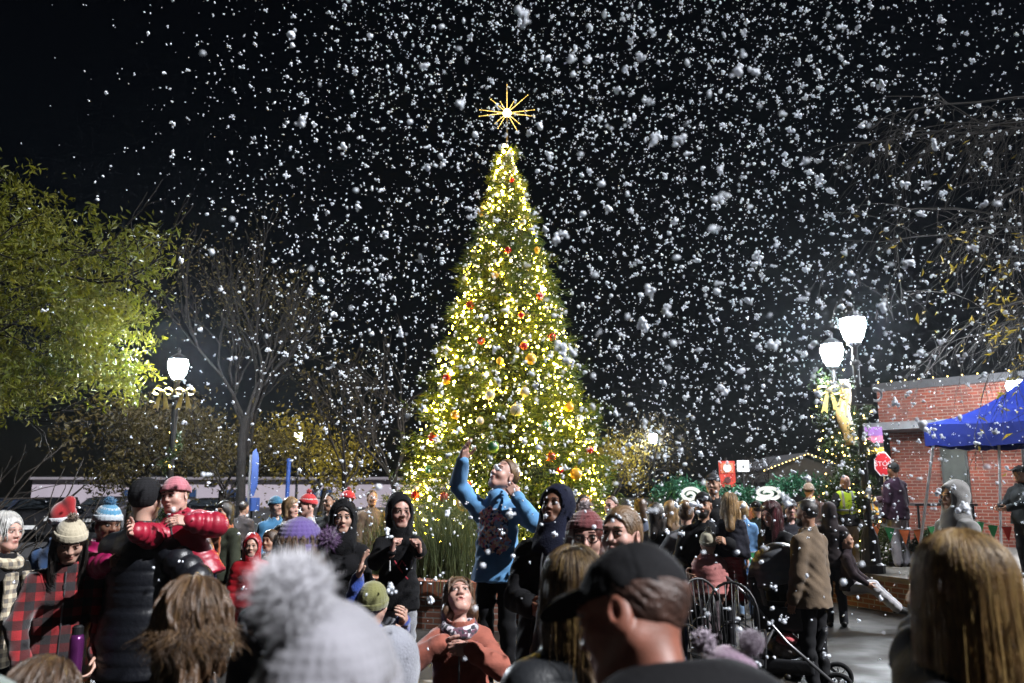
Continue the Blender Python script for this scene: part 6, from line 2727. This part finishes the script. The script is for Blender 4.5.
person('fair-haired little girl in a dark jacket and red plaid trousers on the bearded man\'s arm', 730, 505, 7.72, 160, H=1.02, seed=39, woman=True, back=True, top=dict(kind='coat', c=(.02, .02, .03)), style='long', hair=(.28, .17, .07), hlen=.26, hvol=1.1, legs='sit', strands=True,
       pants=(.30, .02, .03), pkind='fleece', pel=(0, 0, 0))
person('tall man in a dark cap standing behind the bearded man', 713, 484, 9.6, -28, seed=40, skin='tan', top=dict(kind='coat', c=(.02, .02, .022)), hat=dict(kind='cap', c=(.03, .03, .035), mk='plain'), style='short', hair=DKH)
person('toddler in a cream bobble beanie and pink jacket, back turned, by the iron chairs', 708, 543, 7.75, 178, base=.42, seed=41, back=True, top=dict(kind='puffer', c=(.52, .20, .19)),
       hat=dict(kind='beanie', c=(.50, .46, .34), ribs=18, low=-.01, pom=((.6, .58, .55), .028, .015)), style='short', hair=BRH, pants=(.08, .05, .06), pkind='fleece')
person('woman with long dark-red hair and a black coat bending over the pushchair', 771, 514, 8.35, -58, seed=42, woman=True, lean=6, pitch=-8, top=dict(kind='coat', c=BLK), style='long', hair=(.050, .012, .014), hair2=(.14, .03, .04), hlen=.38, skin='pink', strands=True,
       arm={1: dict(px=(760, 556, 8.2)), -1: dict(px=(778, 558, 7.9))}, hands={1: 'grip', -1: 'grip'}, pants=BLK)
person('bearded man in a brown jacket and black trousers standing beside the pushchair', 806, 513, 7.6, -140, seed=43, beard=True, yaw=12, top=dict(kind='coat', c=(.15, .10, .058), hem=.80), style='short', hair=DKH, skin='tan', pants=(.012, .012, .014), pth=.012, build=1.04)
person('smiling dark-haired woman in a cap behind the brown-jacket man', 790, 509, 9.7, -6, seed=44, woman=True, skin='pink', top=dict(kind='coat', c=(.03, .03, .04)), hat=dict(kind='cap', c=(.06, .06, .07), mk='plain'), style='long', hair=DKH, hlen=.2)
person('bald person in a yellow high-visibility vest, back turned, by the garlanded lamp posts', 845, 482, 13.6, 172, base=.53, seed=45, back=True, skin='pink', top=dict(kind='coat', c=BLK2, hem=.82), style='none', pants=(.34, .26, .17), build=1.1, extra=(vest((.55, .75, .02)), scarf(BLK, 0)),
       arm={1: dict(to=(.3, .1, 1.0)), -1: dict(to=(-.32, .08, 1.02))})
person('traffic guard in an orange-yellow vest holding up a stop paddle', 869, 487, 14.7, 30, base=.53, seed=46, skin='pink', top=dict(kind='coat', c=(.05, .02, .03)), style='short', hair=(.10, .05, .04), pants=(.4, .2, .2), extra=(vest((.75, .36, .02)),),
       arm={-1: dict(px=(884, 492, 14.5), hint=(-1, -.3, -.8), dir=(0, .4, .9))}, hands={-1: 'fist'})
person('man in a plum-coloured jacket and pale grey sweatpants standing on the raised planter', 893, 470, 14.0, -155, base=.53, seed=47, back=True, build=1.15, skin='brown', top=dict(kind='coat', c=(.035, .014, .032), hem=.80), hat=dict(kind='beanie', c=(.012, .012, .012), cuff=False, low=.03), style='short', hair=DKH, pants=(.36, .33, .37), pkind='fleece', pth=.024)
person('person in a grey hooded sweatshirt with hood up, standing in profile against the brick wall', 953, 497, 7.7, -82, seed=48, skin='tan', build=1.1, top=dict(kind='hoodie', c=(.26, .255, .25), hood='up', hoodbig=.012), style='short', hair=DKH, arm={1: dict(to=(.16, .28, 1.05)), -1: dict(to=(-.14, .3, 1.05))})
person('person in a dark cap and jacket at the right edge by the high table', 1019, 474, 12.2, -75, base=.53, seed=49, skin='tan', top=dict(kind='coat', c=(.015, .018, .02)), hat=dict(kind='cap', c=(.03, .03, .03), mk='plain'), style='short', hair=DKH, pants=BLK,
       arm={1: dict(to=(.14, .36, 1.12)), -1: dict(to=(-.1, .4, 1.12))})
person('dark-haired youngster in pale grey trousers sitting with legs stretched out by the raised planter', 846, 540, 11.2, 62, H=1.45, seed=50, legs='stretch', skin='tan', top=dict(kind='hoodie', c=(.03, .02, .024)), style='short', hair=DKH, pants=(.36, .35, .36), pkind='fleece', pth=.022, pel=(0, 0, -.44),
       leg={1: ((.11, .36, .40), (.12, .72, .09)), -1: ((-.11, .36, .42), (-.14, .70, .09))}, arm={1: dict(to=(.2, .3, 1.0)), -1: dict(to=(-.2, .3, 1.0))})
person('child in a light blue patterned coat with fair hair near the orange barrier', 742, 510, 12.0, 170, seed=51, back=True, woman=True, top=dict(kind='coat', c=(.12, .26, .5), hem=.6, mat=patch_mat('blue_print', (.11, .26, .5), [(.3, .42, .6), (.05, .15, .4), (.4, .5, .65)], 24, thr=.5)), style='bob', hair=(.36, .23, .10), pants=(.2, .3, .45))
person('red-haired person in a rose coat in the far crowd beside the yellow vest', 817, 494, 15.6, -20, seed=52, woman=True, skin='pink', top=dict(kind='coat', c=(.16, .04, .06)), style='bob', hair=(.30, .09, .04))
person('fair-haired person in a pale pink coat in the far crowd below the pavilion', 826, 500, 15.2, 10, seed=53, woman=True, skin='pink', top=dict(kind='coat', c=(.20, .10, .12)), style='bob', hair=(.34, .2, .1), headk=.95)
person('person in a tan knit cap in the far crowd below the pavilion gable', 809, 490, 14.6, 150, seed=54, back=True, top=dict(kind='coat', c=(.12, .07, .06)), style='short', hair=BRH, hat=dict(kind='beanie', c=(.36, .26, .2), pom=((.5, .4, .32), .03, .02)))
person('person in a pale blue jacket half hidden at the Christmas tree\'s right foot', 611, 506, 10.4, -40, seed=55, top=dict(kind='coat', c=(.30, .36, .5)), style='short', hair=BRH, skin='pink')
person('dark-haired person in a black top just right of the navy hood', 583, 506, 9.0, 20, seed=56, top=dict(kind='coat', c=BLK), style='short', hair=DKH, skin='tan')
person('person in a dark blue coat waiting behind the grey-sweater woman', 640, 507, 12.5, -150, seed=57, back=True, top=dict(kind='coat', c=(.03, .04, .07)), style='long', hair=BRH, hlen=.2)

person('person in a dark hooded coat between the brown-jacket man and the yellow vest, back turned', 829, 512, 11.3, 165, seed=58, back=True, top=dict(kind='coat', c=(.03, .022, .024), hood='up'), style='short', hair=DKH)
person('person in a dark green coat and black cap just left of the dark-red-haired woman', 756, 509, 12.9, -160, seed=59, back=True, top=dict(kind='coat', c=(.02, .03, .022)), hat=dict(kind='cap', c=(.02, .02, .02), mk='plain'), style='short', hair=DKH)
# the stop paddle is held by the guard
p = at(883, 464, 14.45)
t = thing('stop_paddle', 'red octagonal stop paddle with white letters held by the traffic guard', 'sign', p, R_(-25))
mb = MB()
mb.prism([(.155 * math.cos(PI / 8 + k * PI / 4), -.004, .23 * math.sin(PI / 8 + k * PI / 4)) for k in range(8)], (0, .008, 0))
mb.build('rim', mat('paddle_white', (.75, .75, .75), rough=.5), t)
mb = MB()
mb.prism([(.138 * math.cos(PI / 8 + k * PI / 4), -.008, .208 * math.sin(PI / 8 + k * PI / 4)) for k in range(8)], (0, .0035, 0))
mb.build('plate', mat('paddle_red', (.55, .012, .02), rough=.45), t)
text_obj('STOP', .115, mat('paddle_white', (.75, .75, .75)), t, (0, -.0095, 0), (PI / 2, 0, 0), .001)
mb = MB()
mb.tube([(0, .012, -.62), (0, .012, .15)], .014, 6)
mb.build('handle', mat('handle_wood', (.35, .25, .15), rough=.6), t)
# =========================== falling foam snow: nobody could count it
def snow():
    g = np.random.default_rng(99)
    ico = [(0, -.5257, .8507), (0, .5257, .8507), (0, -.5257, -.8507), (0, .5257, -.8507), (.8507, 0, .5257), (-.8507, 0, .5257), (.8507, 0, -.5257), (-.8507, 0, -.5257),
           (.5257, .8507, 0), (-.5257, .8507, 0), (.5257, -.8507, 0), (-.5257, -.8507, 0)]
    fac = [(0, 1, 5), (0, 4, 1), (0, 5, 11), (0, 11, 10), (0, 10, 4), (1, 4, 8), (1, 8, 9), (1, 9, 5), (2, 3, 6), (2, 7, 3), (2, 6, 10), (2, 10, 11), (2, 11, 7), (3, 8, 6), (3, 7, 9), (3, 9, 8),
           (4, 6, 8), (4, 10, 6), (5, 7, 11), (5, 9, 7), (6, 10, 8) if False else (6, 8, 4)]
    fac = [(0, 4, 1), (0, 9, 4), (9, 5, 4), (4, 5, 8), (4, 8, 1), (8, 10, 1), (8, 3, 10), (5, 3, 8), (5, 2, 3), (2, 7, 3), (7, 10, 3), (7, 6, 10), (7, 11, 6), (11, 0, 6), (0, 1, 6), (6, 1, 10), (9, 0, 11), (9, 11, 2), (9, 2, 5), (7, 2, 11)]
    X, Z = .525731, .850651
    ico = np.array([(-X, 0, Z), (X, 0, Z), (-X, 0, -Z), (X, 0, -Z), (0, Z, X), (0, Z, -X), (0, -Z, X), (0, -Z, -X), (Z, X, 0), (-Z, X, 0), (Z, -X, 0), (-Z, -X, 0)])
    fac = np.array(fac)
    C, Rr = [], []
    N = NFLAKE
    while len(C) < N:
        n = 4000
        y = 1.3 + 12.2 * g.uniform(0, 1, n) ** .62
        x = g.uniform(-1, 1, n) * .72 * y + g.uniform(-.4, .4, n)
        z = 1.85 + g.uniform(-.40, .78, n) * y
        # drifting sheet from a machine high on the right: thick right of the tree, thin at far left and low down
        u = x / y
        dens = 1 / (1 + np.exp(-(u + .29) / .08))
        dens *= np.where(u > .32, 1 - .62 * np.clip((u - .32) / .25, 0, 1), 1)
        e = (z - 1.85) / y
        dens *= np.where(e < .12, .40 + .6 * np.clip((e + .06) / .18, 0, 1), 1) * np.where(e < -.06, .55, 1)
        # near flakes drift mainly on the right
        dens *= np.clip((y - 2.2 + 3.2 * np.clip(u + .1, -.2, .5)) / 3.0, .10, 1)
        cl = .75 + .5 * np.sin(x * 1.7 + y) * np.sin(z * 1.3 - y * .8)
        k = (g.uniform(size=n) < dens * cl) & (z > .3)
        for a, b, c in zip(x[k], y[k], z[k]):
            C.append((a, b, c))
            s = .0064 * math.exp(g.normal(0, .41))
            if g.uniform() < .05:
                s *= 1.8
            Rr.append(min(s, .021, .0052 * b if b < 3 else 1))
    # large soft flakes close to the camera, mostly centre and right, some in front of the crowd
    C, Rr = C[:N], Rr[:N]
    for q in range(230):
        b = g.uniform(1.4, 4.2)
        a = g.normal(.22, .24)
        if abs(a) < .66:
            C.append((a * b, b, 1.85 + b * g.uniform(-.22, .72)))
            Rr.append(g.uniform(.004, .010) * (.5 + .5 * b / 4.2))
    N = len(C)
    C, Rr = np.array(C), np.array(Rr)
    # a third of the flakes are clumps of two or three bubbles
    ex, er = [], []
    for c, r in zip(C, Rr):
        if r > .009:
            for q in range(g.integers(5, 10)):
                ex.append(c + g.normal(0, .62, 3) * r)
                er.append(r * g.uniform(.35, .7))
        elif g.uniform() < .34:
            for q in range(g.integers(1, 4)):
                ex.append(c + g.normal(0, .95, 3) * r)
                er.append(r * g.uniform(.5, .9))
    Rr = np.where(Rr > .009, Rr * .72, Rr)
    C = np.concatenate([C, ex])
    Rr = np.concatenate([Rr, er])
    n = len(C)
    st = 1 + .34 * g.normal(size=(n, 1, 3)).clip(-1.5, 1.5)
    V = ico[None] * Rr[:, None, None] * st * (1 + .13 * g.normal(size=(n, 12, 1))) + C[:, None, :]
    F = fac[None] + (np.arange(n) * 12)[:, None, None]
    m = bpy.data.materials.new('foam_snow')
    m.use_nodes = True
    nt = m.node_tree
    nt.nodes.clear()
    o = nt.nodes.new('ShaderNodeOutputMaterial')
    d = nt.nodes.new('ShaderNodeBsdfDiffuse')
    t = nt.nodes.new('ShaderNodeBsdfTranslucent')
    x = nt.nodes.new('ShaderNodeMixShader')
    for b in (d, t):
        b.inputs['Color'].default_value = (.89, .93, 1.0, 1)
    x.inputs[0].default_value = .25
    nt.links.new(d.outputs[0], x.inputs[1])
    nt.links.new(t.outputs[0], x.inputs[2])
    nt.links.new(x.outputs[0], o.inputs[0])
    s = link('falling_snow', mesh_np('falling_snow', V.reshape(-1, 3), F.reshape(-1, 3), (m,)))
    tag(s, 'white foam snow drifting down over the whole square', 'snow', None, 'stuff')


NFLAKE = 18000
snow()

# thin night haze that glows round the lamps
mb = MB()
mb.box((-121, -21, -1), (121, 151, 13))
hz = mb.build('haze', ())
hm = bpy.data.materials.new('haze')
hm.use_nodes = True
nt = hm.node_tree
nt.nodes.clear()
pv_ = nt.nodes.new('ShaderNodeVolumePrincipled')
pv_.inputs['Color'].default_value = (.85, .9, 1, 1)
pv_.inputs['Density'].default_value = .00026
pv_.inputs['Anisotropy'].default_value = .84
oo = nt.nodes.new('ShaderNodeOutputMaterial')
nt.links.new(pv_.outputs[0], oo.inputs['Volume'])
hz.data.materials.append(hm)
tag(hz, None, None, None, 'stuff')

# =========================== camera, night sky, light
cd = bpy.data.cameras.new('camera')
co = link('camera', cd)
co.location = (0, 0, CAMH)
co.rotation_euler = (PI / 2 + PITCH, 0, 0)
cd.sensor_width = 36
cd.lens = FOC / 1024 * 36
cd.clip_start = .05
cd.clip_end = 1500
cd.dof.use_dof = True
cd.dof.focus_distance = 7.0
cd.dof.aperture_fstop = 2.6
scene.camera = co

w = bpy.data.worlds.new('World')
scene.world = w
w.use_nodes = True
nt = w.node_tree
sky = nt.nodes.new('ShaderNodeTexSky')
sky.sky_type = 'NISHITA'
sky.sun_disc = False
SUN_EL, SUN_AZ = R_(44), R_(114)       # azimuth measured from +Y towards +X: behind the camera, to its right
sky.sun_elevation = SUN_EL
sky.sun_rotation = SUN_AZ
nt.links.new(sky.outputs[0], nt.nodes['Background'].inputs[0])
nt.nodes['Background'].inputs[1].default_value = .0004
sl = bpy.data.lights.new('sun', 'SUN')
sl.energy = 5.0
sl.angle = R_(.5)
sl.color = (.96, .97, 1.0)
so = link('sun', sl)
dirv = Vector((math.sin(SUN_AZ) * math.cos(SUN_EL), math.cos(SUN_AZ) * math.cos(SUN_EL), math.sin(SUN_EL)))
so.rotation_euler = dirv.to_track_quat('Z', 'Y').to_euler()
so.location = dirv * 30

vs = scene.view_settings
vs.view_transform = 'Standard'
vs.look = 'None'
vs.exposure = .85
vs.gamma = 1
c = scene.cycles
c.use_denoising = True
c.max_bounces = 5
c.diffuse_bounces = 2
c.glossy_bounces = 2
c.transmission_bounces = 2
c.transparent_max_bounces = 4
c.sample_clamp_indirect = 3
c.caustics_reflective = False
c.caustics_refractive = False
c.use_light_tree = True
